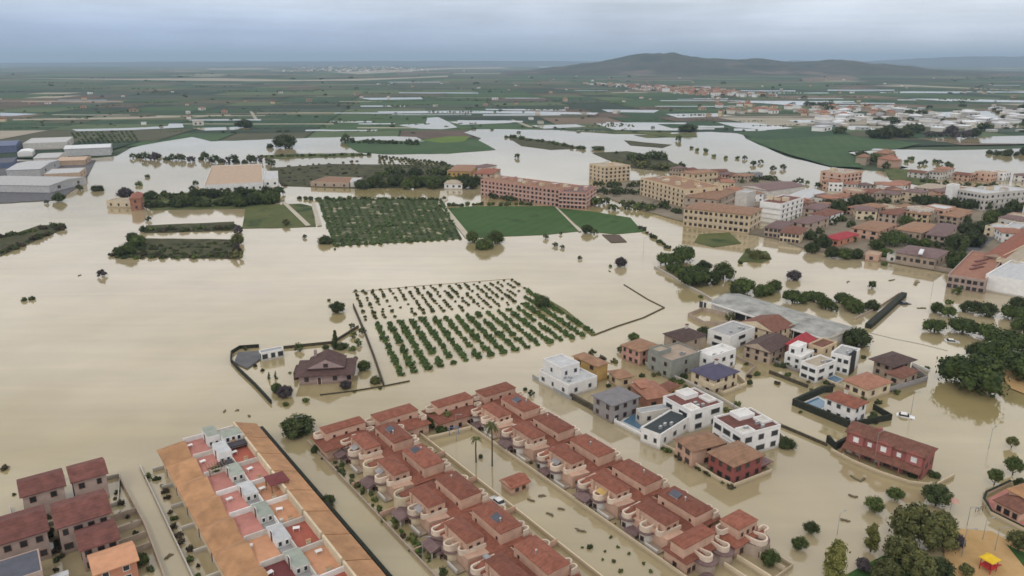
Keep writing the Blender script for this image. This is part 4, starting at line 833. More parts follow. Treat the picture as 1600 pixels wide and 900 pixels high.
uvfence('low garden wall with gates along the left side of the orange block', [(19.0, 165), (19.0, 100)], h=.8, m='offwhite', wd=.2)
uvfence('dark hedge along the right side of the orange block', [(45.9, 166), (46.0, 92)], h=1.5, m='hedge_dark', wd=.7, name='hedge', cat='hedge')
garden_row('in front gardens left of the orange block', 20.4, [160 - 2.9 * i for i in range(20)], ['bushdark', 'brownbush', 'bush'], (.5, 1.2))
garden_row('in the hedge right of the orange block', 45.6, [164 - 2.6 * i for i in range(27)], ['bushdark', 'brownbush', 'bushdark'], (.4, .9))
tree(514, 788, 10, 'dark', 'dark green tree leaning from the hedge right of the orange block')
# ================================================================== LOWER LEFT HOUSES
def uvhouse(name, label, cat, u, v, W, D, h, **kw): return house(name, label, cat, None, None, None, h, frame=(UV(u, v), TH, W, D), **kw)
G0 = dict(wall='mauve_wall', rm='tile_maroon', fr='frame_brown')
uvhouse('detached_house', 'maroon-roofed house at the far left corner beside a dark bush', 'house', -2.6, 156.0, 6.9, 7.2, 5.6, roof='gable', axis='x', rise=1.3, nR=2, nL=1, chimney=False, **G0)
uvhouse('detached_house', 'maroon-roofed house with pale walled patio right of the dark shrubs', 'house', 5.9, 155.8, 5.8, 7.0, 5.8, roof='gable', axis='x', rise=1.3, nR=2, nL=1, **G0)
uvhouse('row_house', 'long maroon-roofed row house touching the left frame edge', 'house', -9.5, 140.6, 9.6, 9.2, 5.8, roof='gable', axis='x', rise=1.6, nR=4, nL=2, **G0)
uvhouse('row_house', 'long maroon-roofed row house in the middle of the lower left group', 'house', 1.8, 140.2, 8.2, 9.0, 5.8, roof='gable', axis='x', rise=1.6, nR=4, nL=2, chimney=False, **G0)
uvhouse('row_house', 'small maroon-roofed house behind the salmon-roofed one', 'house', 4.4, 132.6, 5.6, 6.5, 4.6, roof='gable', axis='x', rise=1.1, nR=3, nL=1, **G0)
uvhouse('salmon_house', 'salmon house with bright salmon roof at the bottom left beside a green tree', 'house', 5.4, 125.4, 6.2, 5.8, 3.8, roof='gable', axis='x', rise=1.0, nR=2, nL=1, wall='salmon', rm='terr_orange', fr='frame_white')
uvhouse('slate_house', 'house with a flat slate-blue roof in the bottom left corner', 'house', -8, 129.0, 6.4, 7.0, 5.2, roof='flat', rm='slate', wall='mauve_wall', parapet=.15, nR=3, nL=1)
b = MB(); b.box(0, 0, -1, 2.4, 1.2, 2.6, 'white_wall'); b.box(-.1, -.1, 2.6, 2.5, 1.3, 2.72, 'deck_pale'); b.box(.3, -.03, .3, 1.5, .02, 2.0, 'glass_dark'); o = b.build('white_shed'); o.location = UV(-.6, 129.6); o.rotation_euler = (0, 0, TH); tag(o, 'small white flat shed beside the slate-blue roof at bottom left', 'shed')
uvfence('pale wall round the yard of the maroon-roofed houses', [(-5, 163), (-5, 152), (12.6, 152), (14.8, 163.4), (11, 164)], h=.9, m='offwhite', wd=.2)
uvfence('brown yard wall on the street side of the lower left houses', [(14.5, 162), (15.4, 140), (15.0, 120)], h=1.2, m='stucco_tan', wd=.25)
for i, v in enumerate((146.5, 141.5, 137, 133)): uvfence('cross wall between back yards of the lower left houses, %s' % nthe(i, 4), [(10.4, v), (15, v + .4)], h=1.3, m='stucco_tan', wd=.2)
garden_row('in the lower left back yards', 13, [161 - 3.2 * i for i in range(14)], ['brownbush', 'bushdark', 'brownbush'], (.5, 1.0))
garden_row('between the maroon-roofed houses at lower left', .9, [160 - 2.0 * i for i in range(16)], ['brownbush', 'bushdark'], (.5, 1.1))
tree(96, 752, 6, 'dark', 'dark shrub tree between the two maroon-roofed houses', hs=1.4); tree(22, 773, 4, 'bushdark', 'dark bush at the left corner of the maroon-roofed house'); tree(220, 882, 12, 'round', 'green tree at the right corner of the salmon house', lift=.1); tree(8, 733, 8, 'brownbush', 'brown shrub breaking the flood at the left edge')

# ================================================================== MODERN VILLAS
def H(*a, **k):
    a = list(a); f = .84; a[6] *= f if a[6] > 4 else .92
    if 'vols' in k: k['vols'] = [(*v[:4], v[4] * f if v[4] < 4.2 else v[4] - (a[6] / f - a[6]), v[5] * f if v[5] < 4.2 else v[5] - (a[6] / f - a[6]), *v[6:]) for v in k['vols']]
    return house(*a, **k)
H('white_villa', 'white cubic villa with stepped flat roofs, nearest the citrus orchard', 'villa', (842, 580), (888, 604), (932, 589), 4.05, wall='white_wall', rm='deck_pale', floors=1, nR=2, nL=3, vols=[(.1, .34, .74, .96, 4.05, 7.2, dict(rm='deck_pale', nR=2, nL=1))])
H('ochre_villa', 'ochre villa with a brown roof behind the white cubic one', 'villa', (897, 556), (934, 572), (948, 566), 6.0, wall='ochre_wall', roof='hip', rm='tile_tan', rise=.8, nR=0, nL=2)
H('ochre_annex', 'small cream annex with tan hipped roof right of the ochre villa', 'house', (952, 580), (966, 591), (981, 582), 3.4, wall='yellow_wall', roof='hip', rm='tile_tan', rise=1.2, floors=1, nR=1, nL=1)
H('grey_house', 'grey two-storey house with a grey hipped roof behind a dark hedge wall', 'villa', (929, 617), (957, 633), (998, 619), 6.0, wall='grey_wall', roof='hip', rm='roof_grey', rise=.9, nR=3, nL=2)
H('terracotta_house', 'low house with spreading orange-red hipped roofs among the modern villas', 'house', (986, 600), (1012, 623), (1040, 611), 3.8, wall='tile_terracotta', roof='hip', rm='tile_terracotta', rise=1.5, floors=1, nR=2, nL=1, vols=[(.1, .5, .6, .98, 3.8, 5.2, dict(roof='hip', rm='tile_terracotta', nR=0, nL=0))])
H('brown_annex', 'small house with brown hipped roof right of the orange-red roofs', 'house', (1030, 603), (1042, 611), (1061, 602), 3.4, wall='ochre_wall', roof='hip', rm='tile_brown', rise=1.2, floors=1, nR=1, nL=1)
H('grey_green_house', 'grey-green cubic house with two flat-roofed blocks and a stair slot', 'villa', (1021, 548), (1049, 566), (1096, 551), 6.4, wall='greygreen_wall', rm='stucco_tan', nR=1, nL=2, vols=[(.02, .55, .42, .98, 6.4, 7.4, dict(rm='deck_tan', nR=0, nL=0))])
H('brown_villa', 'peach villa under a dark brown hipped roof behind the grey-green cubes', 'villa', (1039, 521), (1068, 533), (1103, 523), 6.6, wall='stucco_tan', roof='hip', rm='tile_dark', rise=1.6, nR=1, nL=1, chimney=True)
H('red_arched_house', 'pinkish house with red arches and tan roof at the orchard-side corner', 'house', (977, 537), (1000, 549), (1028, 539), 5.6, wall='pink_wall', roof='hip', rm='tile_tan', rise=1.0, nR=2, nL=3)
H('white_round_villa', 'white villa with a rounded white parapet roof between cubes and arched house', 'villa', (1098, 551), (1112, 562), (1150, 549), 5.6, wall='white_wall', rm='white_wall', nR=3, nL=1, parapet=1.0)
H('blue_roofed_villa', 'cream villa with dark blue hipped roof and rounded balcony', 'villa', (1084, 577), (1116, 593), (1153, 580), 5.4, wall='cream_wall', roof='hip', rm='roof_blue', rise=1.6, nR=3, nL=2, chimney=True, vols=[(-.12, -.1, .35, .4, 2.6, 3.8, dict(rm='deck_tan', nR=0, nL=0, wall='cream_wall', name='balcony'))])
H('maroon_deck_villa', 'white villa with maroon deck on a stepped flat roof above the green-roofed house', 'villa', (1038, 621), (1080, 646), (1130, 631), 6.2, wall='white_wall', rm='tile_maroon', nR=2, nL=2, wsz=(2.2, 1.4), vols=[(.35, .6, .75, .97, 6.2, 6.9, dict(rm='white_wall', nR=0, nL=0, name='roof_block')), (.03, .03, .3, .35, 6.2, 6.35, dict(rm='offwhite', nR=0, nL=0, name='roof_block')), (.72, .2, .97, .55, 6.2, 6.35, dict(rm='offwhite', nR=0, nL=0, name='roof_block')), (-.1, .1, .1, .5, 2.8, 3.3, dict(rm='deck_grey', nR=0, nL=0, name='terrace'))])
H('maroon_deck_villa', 'large white villa with maroon roof deck at the end of the modern street', 'villa', (1114, 654), (1160, 682), (1220, 666), 6.4, wall='white_wall', rm='tile_maroon', nR=3, nL=3, wsz=(2.0, 1.4), vols=[(.4, .62, .8, .97, 6.4, 7.0, dict(rm='white_wall', nR=0, nL=0, name='roof_block')), (.03, .03, .35, .3, 6.4, 6.55, dict(rm='offwhite', nR=0, nL=0, name='roof_block')), (.7, .25, .97, .55, 6.4, 6.55, dict(rm='offwhite', nR=0, nL=0, name='roof_block')), (-.1, .15, .0, .6, 2.7, 3.0, dict(rm='deck_grey', nR=0, nL=0, name='balcony'))])
H('green_shed_roof_house', 'white house with a slanting dark green-grey roof beside the swimming pool', 'villa', (1012, 663), (1032, 681), (1078, 652), 4.3, wall='white_wall', rm='deck_dark', floors=1, nR=3, nL=2, parapet=.35)
H('grey_flat_house', 'low grey flat-roofed house behind the swimming pool', 'house', (988, 640), (1002, 646), (1048, 638), 3.8, wall='offwhite', rm='metal_grey', floors=1, nR=2, nL=1, parapet=.15)
H('brown_hip_house', 'cream house with wide brown hipped roof beside the avenue', 'house', (1053, 687), (1082, 704), (1132, 691), 5.2, wall='peach', roof='hip', rm='tile_tan', rise=1.3, nR=1, nL=2)
H('crimson_villa', 'crimson-walled villa with brown hipped roof at the avenue corner', 'villa', (1104, 708), (1146, 728), (1192, 710), 5.6, wall='red_wall', roof='hip', rm='tile_tan', rise=1.7, nR=3, nL=3, vols=[(1.0, .05, 1.35, .7, 1.6, 2.4, dict(roof='hip', rm='tile_mauve', nR=0, nL=0, rise=.4, name='porch', wall='red_wall'))])
H('white_terrace_villa', 'white modern villa with long balcony bands near the long grey roof', 'villa', (1114, 514), (1141, 528), (1180, 513), 5.6, wall='white_wall', rm='deck_grey', nR=1, nL=1, wsz=(3.5, 1.2))
H('arched_gable_house', 'cream gabled house with arched windows before the long grey roof', 'house', (1158, 503), (1208, 519), (1236, 507), 5.2, wall='cream_wall', roof='gable', axis='x', rise=2.0, rm='tile_brown', nR=4, nL=3, wsz=(.9, 1.2), fr='frame_brown')
H('dark_gabled_house', 'brown house with overlapping dark grey gables left of the red roof', 'house', (1170, 536), (1204, 551), (1236, 534), 4.6, wall='stucco_tan', roof='gable', rm='tile_dark', rise=1.8, nR=3, nL=3, fr='frame_brown')
H('red_roofed_house', 'small house with vivid red pointed roof', 'house', (1236, 533), (1252, 543), (1274, 529), 5.4, wall='red_wall', roof='hip', rm='roof_red', rise=2.2, nR=2, nL=1)
H('yellow_house', 'pale yellow flat-roofed house right of the vivid red roof', 'house', (1268, 537), (1286, 546), (1308, 536), 5.2, wall='yellow_wall', rm='tile_brown', nR=2, nL=1)
H('white_terraced_house', 'white house with stacked terraces below the vivid red roof', 'house', (1231, 551), (1252, 561), (1272, 550), 4.4, wall='white_wall', rm='white_wall', nR=2, nL=2, vols=[(.2, .4, .9, .95, 4.4, 6.4, dict(rm='white_wall', nR=1, nL=1))])
H('white_box_house', 'white box house with yellowish flat roof and wide window band', 'villa', (1256, 565), (1277, 576), (1307, 565), 5.4, wall='white_wall', rm='deck_tan', nR=2, nL=2, wsz=(2.4, 1.1))
H('white_black_villa', 'white villa with a tall black stripe at its corner', 'villa', (1302, 550), (1328, 560), (1344, 547), 6.4, wall='white_wall', rm='deck_grey', nR=1, nL=3, vols=[(.1, -.04, .55, .1, 0, 6.8, dict(rm='black_metal', wall='black_metal', nR=0, nL=0, floors=0, name='stair_slot'))])
H('brown_pyramid_house', 'house with dark brown overhanging hipped roof above the terracotta one', 'house', (1364, 562), (1394, 571), (1424, 561), 5.0, wall='stucco_tan', roof='hip', rm='tile_dark', rise=1.3, oh=1.2, nR=2, nL=2)
H('maroon_annex', 'low annex with maroon roof inside the long grey yard wall', 'house', (1393, 579), (1410, 590), (1434, 579), 3.6, wall='stucco_tan', roof='hip', rm='tile_brown', rise=.9, floors=1, nR=2, nL=1)
H('hipped_bungalow', 'cream house with wide terracotta hipped roof behind a walled pool', 'villa', (1318, 594), (1356, 608), (1392, 596), 4.2, wall='cream_wall', roof='hip', rm='tile_terracotta', rise=1.6, floors=1, nR=2, nL=3)
H('walled_white_villa', 'white villa with red hipped roof inside a dark hedged compound', 'villa', (1290, 620), (1335, 637), (1364, 631), 5.8, wall='white_wall', roof='hip', rm='tile_red', rise=1.3, nR=2, nL=3, chimney=True)
def maroon_row():
    Nw, ang, W, D = frame_from_px((1324, 674), (1446, 716), (1470, 703), 5.2)
    t = house('maroon_row_houses', 'long maroon-walled row with a brown roof and white windows in two storeys', 'row houses', None, None, None, 5.2, frame=(Nw, ang, W, D), wall='maroon_wall', roof='gable', axis='y', rm='tile_brown', rise=1.4, floors=1, nR=2, nL=0, oh=.4)
    for q in (.12, .5, .86):
        b = MB(); b.box(-.5, D * q - 1.6, 3.0, .6, D * q + 1.6, 5.5, 'maroon_wall'); b.hip(-.5, D * q - 1.6, 3.2, D * q + 1.6, 5.5, .8, 'tile_brown', oh=.25, axis='x', gable=True, wall='maroon_wall'); b.build('gable_bay', t); link('window', win_mesh(1.2, 1.2, 'frame_white', 'white_wall'), t, (-.5, D * q, 3.6), -math.pi / 2)
    b = MB(); b.box(2.5, D * .62, 5.2, 3.3, D * .62 + .8, 7.2, 'maroon_wall'); b.build('chimney', t)
    for i in range(8):
        y = D * (i + .5) / 8
        link('window', win_mesh(.9, 1.0, 'frame_white', 'white_wall'), t, (0, y, 3.4), -math.pi / 2); link('window', win_mesh(1.5, 1.5, 'frame_brown', random.choice(('glass_dark', 'glass_dark', 'offwhite'))), t, (0, y, .2), -math.pi / 2)
    b = MB(); b.poly([(-2.2, 0, 2.1), (0, 0, 3.0), (0, D, 3.0), (-2.2, D, 2.1)], 'tile_brown'); b.box(-2.2, 0, 1.95, 0, D, 2.08, 'tile_brown'); b.build('porch_roof', t)
    for i in range(5): b = MB(); b.box(-2.1, max(D * i / 4 - .12, .05), -1, -1.85, D * i / 4 + .12, 1.95, 'maroon_wall'); b.build('post', t)
maroon_row()
# walls round these plots
F = fence
F('dark hedge wall round the walled white villa, open to its pool', [(1326, 668), (1240, 633), (1285, 613), (1300, 612)], h=1.8, wd=.9, m='hedge_dark', top=None, name='hedge_wall', cat='wall'); F('dark wall with cream face right of the walled white villa', [(1330, 668), (1392, 656), (1364, 640)], h=1.6, wd=.4, m='hedge_dark', name='hedge_wall')
F('long grey yard wall right of the terracotta bungalow', [(1366, 620), (1448, 596), (1424, 578)], h=1.6, wd=.3, m='grey_wall'); F('white yard wall behind the maroon annex', [(1425, 572), (1450, 584)], h=1.3, m='white_wall')
F('dark wall running into the flood below the white terraces', [(1202, 583), (1262, 606)], h=.9, m='hedge_brown', wd=.5); F('long dark wall dividing the flooded road from the walled villa', [(1200, 658), (1292, 697)], h=.7, m='hedge_brown', wd=.4)
F('cream wall in front of the maroon row houses', [(1298, 706), (1330, 723), (1375, 742), (1420, 757), (1460, 762), (1490, 746)], h=.9, m='cream_wall'); F('dark hedge at the left end of the maroon row houses', [(1293, 690), (1305, 702), (1330, 690)], h=1.7, m='hedge_dark', wd=.8, name='hedge', cat='hedge')
F('grey fence round the white cubic villa', [(832, 590), (845, 598), (868, 612), (893, 626)], h=1.0, m='metal_grey', wd=.1); F('dark hedge wall below the grey two-storey house', [(892, 622), (925, 640), (958, 660)], h=1.4, m='hedge_brown', wd=.7, name='hedge', cat='hedge')
F('white wall round the swimming pool beside the avenue', [(985, 640), (960, 662), (1000, 683), (1032, 698)], h=1.2, m='white_wall', wd=.3); F('cream wall along the avenue below the brown hipped house', [(1036, 700), (1062, 712), (1090, 732), (1122, 752), (1146, 763)], h=1.1, m='cream_wall'); F('cream wall on the right of the crimson villa', [(1146, 763), (1205, 740), (1190, 728)], h=1.1, m='cream_wall')
F('grey-white wall on the lane through the modern villas', [(1008, 570), (1030, 582), (1075, 600), (1120, 622), (1150, 640), (1200, 665), (1228, 690)], h=1.0, m='offwhite'); F('cream wall round the blue-roofed villa', [(1110, 610), (1130, 618), (1166, 604), (1150, 588)], h=1.3, m='cream_wall'); F('brown walled empty plot before the long grey roof', [(1075, 495), (1098, 486), (1145, 497), (1140, 508), (1100, 508)], h=1.4, m='stucco_tan', closed=True)
F('white wall round the pool of the terracotta bungalow', [(1276, 592), (1310, 606), (1340, 618)], h=1.2, m='cream_wall'); F('grey wall before the white terraces', [(1205, 565), (1235, 578), (1275, 592)], h=1.0, m='grey_wall')
F('cream wall round the arched villa yard', [(1150, 560), (1180, 575), (1165, 590)], h=1.0, m='stucco_tan')
def pool(label, pts): 
    P = [G(*q, 0) for q in pts]; c = sum(P, Vector()) / 4; b = MB(); b.prism([((p - c).x, (p - c).y) for p in P], -.5, .25, 'deck_pale'); o = b.build('pool_deck'); 
    t = thing('swimming_pool', label, 'pool', (c.x, c.y, 0)); o.parent = t
    b = MB(); b.prism([((p - c).x * .78, (p - c).y * .78) for p in P], .2, .30, 'pool_water'); b.build('pool_water', t)
pool('blue swimming pool inside the white wall beside the avenue', [(968, 660), (990, 645), (1016, 655), (1000, 676)]); pool('blue pool in the dark hedged compound of the walled white villa', [(1250, 632), (1278, 620), (1300, 632), (1280, 644)]); pool('small blue pool left of the terracotta bungalow', [(1286, 594), (1302, 586), (1320, 594), (1302, 602)])
cluster('among the modern villas', [(830, 618, 6, 'dark'), (820, 610, 5, 'bushdark'), (940, 562, 8, 'brownbush'), (925, 556, 7, 'olive'), (960, 566, 7, 'bushyellow'), (970, 550, 7, 'dark'), (990, 532, 9, 'round'), (1003, 588, 6, 'bushdark'), (1016, 556, 7, 'dark'), (1100, 527, 12, 'dark'), (1085, 532, 6, 'round'), (1098, 562, 6, 'dark'), (1122, 533, 9, 'bushdark'), (1162, 535, 9, 'dark'), (1195, 556, 8, 'bush'), (1070, 590, 8, 'bushdark'), (1142, 602, 6, 'bushdark'), (1230, 698, 14, 'bushdark'), (1165, 570, 5, 'bush'),
    (1270, 590, 5, 'bushdark'), (1296, 556, 5, 'bushdark'), (1350, 560, 6, 'bushdark'), (1343, 590, 5, 'bush'), (1248, 575, 4, 'bush'), (1212, 572, 6, 'bushdark'), (1380, 655, 6, 'bushdark'), (1448, 577, 6, 'bush'), (1130, 755, 7, 'bushdark'), (1095, 735, 6, 'bushdark'), (1140, 500, 8, 'olive'), (1425, 745, 8, 'bushdark'), (1460, 745, 9, 'bushdark'), (1380, 715, 4, 'bush')])
# ================================================================== FARM COMPOUND
def farmhouse():
    Nw, ang, W, D = G(468, 602), R(8), 14.0, 10.0
    t = house('farmhouse', 'large lilac farmhouse with dark purple roofs and gabled front in the walled compound', 'house', None, None, None, 2.9, frame=(Nw, ang, W, D), wall='lilac_wall', roof='hip', axis='x', rm='tile_purple', rise=1.6, oh=1.1, floors=1, nR=0, nL=3, fr='frame_brown')
    b = MB(); b.hip(2.6, 1.6, 11.8, 9.2, 4.2, 2.4, 'tile_purple', oh=.5, axis='y', gable=True, wall='lilac_wall'); b.box(2.7, 1.8, 3.0, 11.7, 9.1, 4.2, 'lilac_wall'); b.build('upper_roof', t)
    link('window', win_mesh(1.3, 1.1, 'frame_brown'), t, (7.2, 1.1, 4.4)); [link('window', win_mesh(1.2, 1.3, 'frame_brown'), t, (x, 0, .9)) for x in (2.0, 9.6, 13.4)]; link('door', door_mesh(), t, (5.4, 0, 0)); 
    b = MB(); b.box(11.3, -1.8, 0, 11.5, -1.6, 2.8, 'lilac_wall'); b.build('porch_post', t)
    b = MB(); b.box(-2.0, 3.8, -1, -1.2, 9.6, 2.2, 'tile_purple'); b.build('side_wing', t)
    b = MB(); b.box(3.4, 8.0, 4, 4.2, 8.8, 6.9, 'lilac_wall'); b.build('chimney', t)
farmhouse()
H('pool_house', 'small grey-roofed outbuilding with white frame on the far compound wall', 'outbuilding', (404, 548), (408, 552), (443, 545), 2.9, wall='white_wall', rm='metal_grey', floors=1, nR=3, nL=1, parapet=.1, wsz=(1.6, 1.7))
F('dark wall curving round the left side of the farm compound', [(424, 631), (400, 605), (372, 578), (361, 565), (362, 553), (375, 545), (405, 543)], h=1.1, wd=.35, m='hedge_dark', name='compound_wall'); F('brown wall along the far side of the farm compound', [(443, 545), (480, 541), (520, 537), (560, 512)], h=.9, wd=.3, m='hedge_brown', name='compound_wall'); F('straight dark wall between farm compound and citrus orchard', [(552, 478), (570, 520), (585, 560), (600, 604)], h=1.0, wd=.35, m='hedge_brown', name='compound_wall'); F('low broken wall at the near side of the farm compound', [(500, 618), (550, 612), (600, 604), (640, 596)], h=.35, wd=.3, m='hedge_brown', name='compound_wall')
flat('paved_yard', [(366, 566), (372, 550), (404, 548), (408, 560), (386, 576)], .35, 'asphalt')
cluster('in the farm compound', [(527, 488, 11, 'dark'), (515, 470, 4, 'bushdark'), (525, 545, 9, 'cone'), (508, 545, 8, 'bushdark'), (535, 545, 10, 'bushdark'), (552, 527, 7, 'olive'), (560, 540, 7, 'round'), (566, 520, 6, 'dark'), (550, 512, 5, 'dark'), (568, 578, 11, 'round'), (552, 548, 8, 'bush'), (586, 598, 10, 'bushyellow'), (594, 608, 4, 'bushdark'), (553, 613, 4, 'bushdark'), (541, 607, 9, 'purple'), (432, 612, 9, 'round'), (446, 620, 12, 'purple'), (447, 633, 7, 'bush'), (478, 627, 7, 'bush'), (467, 548, 8, 'dark'), (421, 592, 4, 'cone'), (431, 592, 4, 'cone'), (453, 583, 3, 'bush'), (384, 547, 4, 'olive'), (556, 560, 5, 'bush'), (399, 573, 5, 'brownbush'), (410, 580, 4, 'brownbush')])
tree(465, 678, 25, 'dark', 'large round dark tree at the far corner of the terracotta villas', lift=.12, hs=.9); tree(494, 705, 9, 'bushdark', 'dark bush right of the large round tree'); tree(688, 676, 5, 'bush', 'bush by the court wall') if False else None
# ================================================================== CITRUS ORCHARD
def lerp(a, b, t): return a + (b - a) * t
def orchard(name, group, tl, tr, br, bl, nc, nr, size, kind, label, skip=.04, jit=.25, cond=None, lo=True, cap=300, m=None, along=1.0):
    TL, TR, BR, BL = [G(*q) for q in (tl, tr, br, bl)]; cnt = 0; shape, mt, word = KS[kind]
    for r in range(nr):
        for c in range(nc):
            s, t = c / (nc - 1), r / (nr - 1); a = TL.lerp(TR, s); b = BL.lerp(BR, s); p = a.lerp(b, t)
            if cond and not cond(s, t): continue
            if random.random() < skip: continue
            p += Vector((random.uniform(-jit, jit), random.uniform(-jit, jit), 0)); q = size * random.uniform(.7, 1.2); dv = b - a; ra = math.atan2(dv.y, dv.x) if along != 1 else random.uniform(0, 6)
            o = link(name, crown(shape, m or mt, lo, random.randrange(3)), None, (p.x, p.y, -.25 if size > 1.2 else -.05), ra, (q * along, q, q * random.uniform(.7, 1.0))); cnt += 1
            tag(o, label % (nth(c, nc), ORD[nr - 1 - r] if nr - 1 - r < len(ORD) else nr - r), 'tree', group)
    return cnt
bd = lambda s: lerp(.42, .46, min(1, s * 1.2)) if s < .83 else lerp(.46, .20, (s - .83) / .17)
n1 = orchard('young_orchard_tree', 'young drowned trees in the far half of the citrus orchard', (555, 456), (800, 438), (925, 520), (604, 588), 20, 28, 1.02, 'bushdark', 'small drowned orchard tree, column %s, row %s from the near edge', skip=.16, jit=.3, cond=lambda s, t: t < bd(s))
n2 = orchard('citrus_tree', 'full-grown citrus trees in the near half of the orchard', (552, 458), (800, 440), (926, 521), (604, 590), 18, 31, 1.72, 'citrus', 'leafy citrus tree, column %s, row %s from the near edge', skip=.03, jit=.2, along=1.15, cond=lambda s, t: t > bd(s) + .03 and s > .0)
F('low fence line round the young part of the orchard', [(550, 457), (640, 448), (796, 436), (850, 470)], h=.15, wd=.1, m='stucco_tan', name='orchard_fence', cat='fence'); F('grassy bank at the right edge of the orchard', [(838, 460), (880, 485), (928, 524)], h=.4, wd=1.6, m='leaf_olive', name='grass_bank', cat='bank'); F('dark bank line running from the orchard corner to the right', [(928, 524), (965, 510), (1005, 497), (1038, 481)], h=.3, wd=.45, m='hedge_brown', name='field_bank', cat='bank'); F('thin bank meeting the dark one in the open flood', [(1038, 481), (1012, 468), (975, 445)], h=.25, wd=.4, m='hedge_brown', name='field_bank', cat='bank')
tree(848, 480, 12, 'dark', 'round dark tree at the right edge of the citrus orchard', lift=.1)
n3 = orchard('grove_tree', 'trees of the dense grove left of the bright green fields', (500, 314), (688, 314), (718, 373), (524, 383), 18, 16, 1.95, 'citrus', 'dense grove tree, column %s, row %s from the near edge', skip=.03, jit=.25, along=2.9)
n4 = orchard('distant_orchard_tree', 'trees of the drowned orchard beyond the long pink apartments', (592, 244), (690, 254), (712, 262), (596, 262), 17, 6, 2.2, 'bushdark', 'distant drowned orchard tree, column %s, row %s from the near edge', skip=.1)
n5 = orchard('distant_grove_tree', 'trees of the striped orchard beyond the grey sheds', (112, 208), (205, 206), (216, 222), (125, 224), 13, 7, 2.6, 'citrus', 'striped orchard tree, column %s, row %s from the near edge', skip=.1)
n6 = orchard('drowned_grove_tree', 'trees of the drowned grove at the left', (182, 388), (366, 380), (366, 402), (182, 403), 22, 5, 1.9, 'bushdark', 'drowned left grove tree, column %s, row %s from the near edge', skip=.3, jit=1.2)
n7 = orchard('hedge_tree', 'trees standing in the flooded yards beyond the grove', (445, 262), (560, 252), (580, 285), (450, 290), 14, 6, 2.0, 'brownbush', 'flooded yard tree, column %s, row %s from the near edge', skip=.35, jit=3)

# ================================================================== LONG GREY ROOF, MID-DISTANCE BUILDINGS
def long_shed():
    P = [G(1112, 463, 4), G(1380, 521, 4)]
    Nw = G(1292, 527, 4); Lw = G(1112, 470, 4); e = (Lw - Nw).to_2d(); Dl = e.length; ang = math.atan2(e.y, e.x) - math.pi / 2
    t = thing('school_building', 'long low building with a grey-white roof, three dark openings and white fascia', 'building', (Nw.x, Nw.y, 0), ang)
    b = MB(); b.box(0, 0, -1, 15, Dl, 3.6, 'offwhite'); b.build('wall', t)
    b = MB(); z = 3.65; b.poly([(-1, -.5, z), (7.5, -.5, z + 1.6), (7.5, Dl + .5, z + 1.6), (-1, Dl + .5, z)], 'school_roof'); b.poly([(7.5, -.5, z + 1.6), (16, -.5, z), (16, Dl + .5, z), (7.5, Dl + .5, z + 1.6)], 'school_roof'); b.poly([(-1, -.5, z), (16, -.5, z), (7.5, -.5, z + 1.6)], 'offwhite'); b.poly([(16, Dl + .5, z), (-1, Dl + .5, z), (7.5, Dl + .5, z + 1.6)], 'offwhite'); b.build('roof', t)
    b = MB(); b.box(-1.3, -.6, z - .4, -1.0, Dl + .6, z + .1, 'white_wall'); b.build('fascia', t)
    for y, w_ in ((5, 6), (9, 3), (27, 8), (47, 3)):
        b = MB(); b.box(-.12, y, .2, .05, y + w_, 2.6, 'glass_dark'); b.build('opening', t)
    for i in range(11): b = MB(); b.box(-.15, 2 + i * 4.6, -.5, .0, 2.35 + i * 4.6, 3.3, 'white_wall'); b.build('pilaster', t)
    b = MB(); b.box(-1.6, 12, 3.6, 3.5, 22, 4.6, 'deck_green'); b.build('roof_light', t)
long_shed()
F('cream wall curving round the pine grove island', [(1022, 418), (1048, 432), (1074, 448), (1100, 462), (1112, 470)], h=.9, m='offwhite'); F('long dark hedge wall running out from the round tree', [(1356, 513), (1380, 492), (1412, 463)], h=1.6, wd=2.0, m='hedge_dark', name='hedge', cat='hedge'); F('pale wall beside the long dark hedge', [(1335, 500), (1370, 483), (1405, 460)], h=.8, m='stucco_tan'); F('low kerb line across the flooded avenue', [(1358, 520), (1400, 530), (1440, 538), (1480, 548)], h=.12, m='kerb', name='kerb', cat='kerb')
F('low wall at the water edge of the tree-lined estate', [(1256, 388), (1300, 396), (1360, 405), (1420, 413), (1488, 426)], h=1.6, m='stucco_tan')
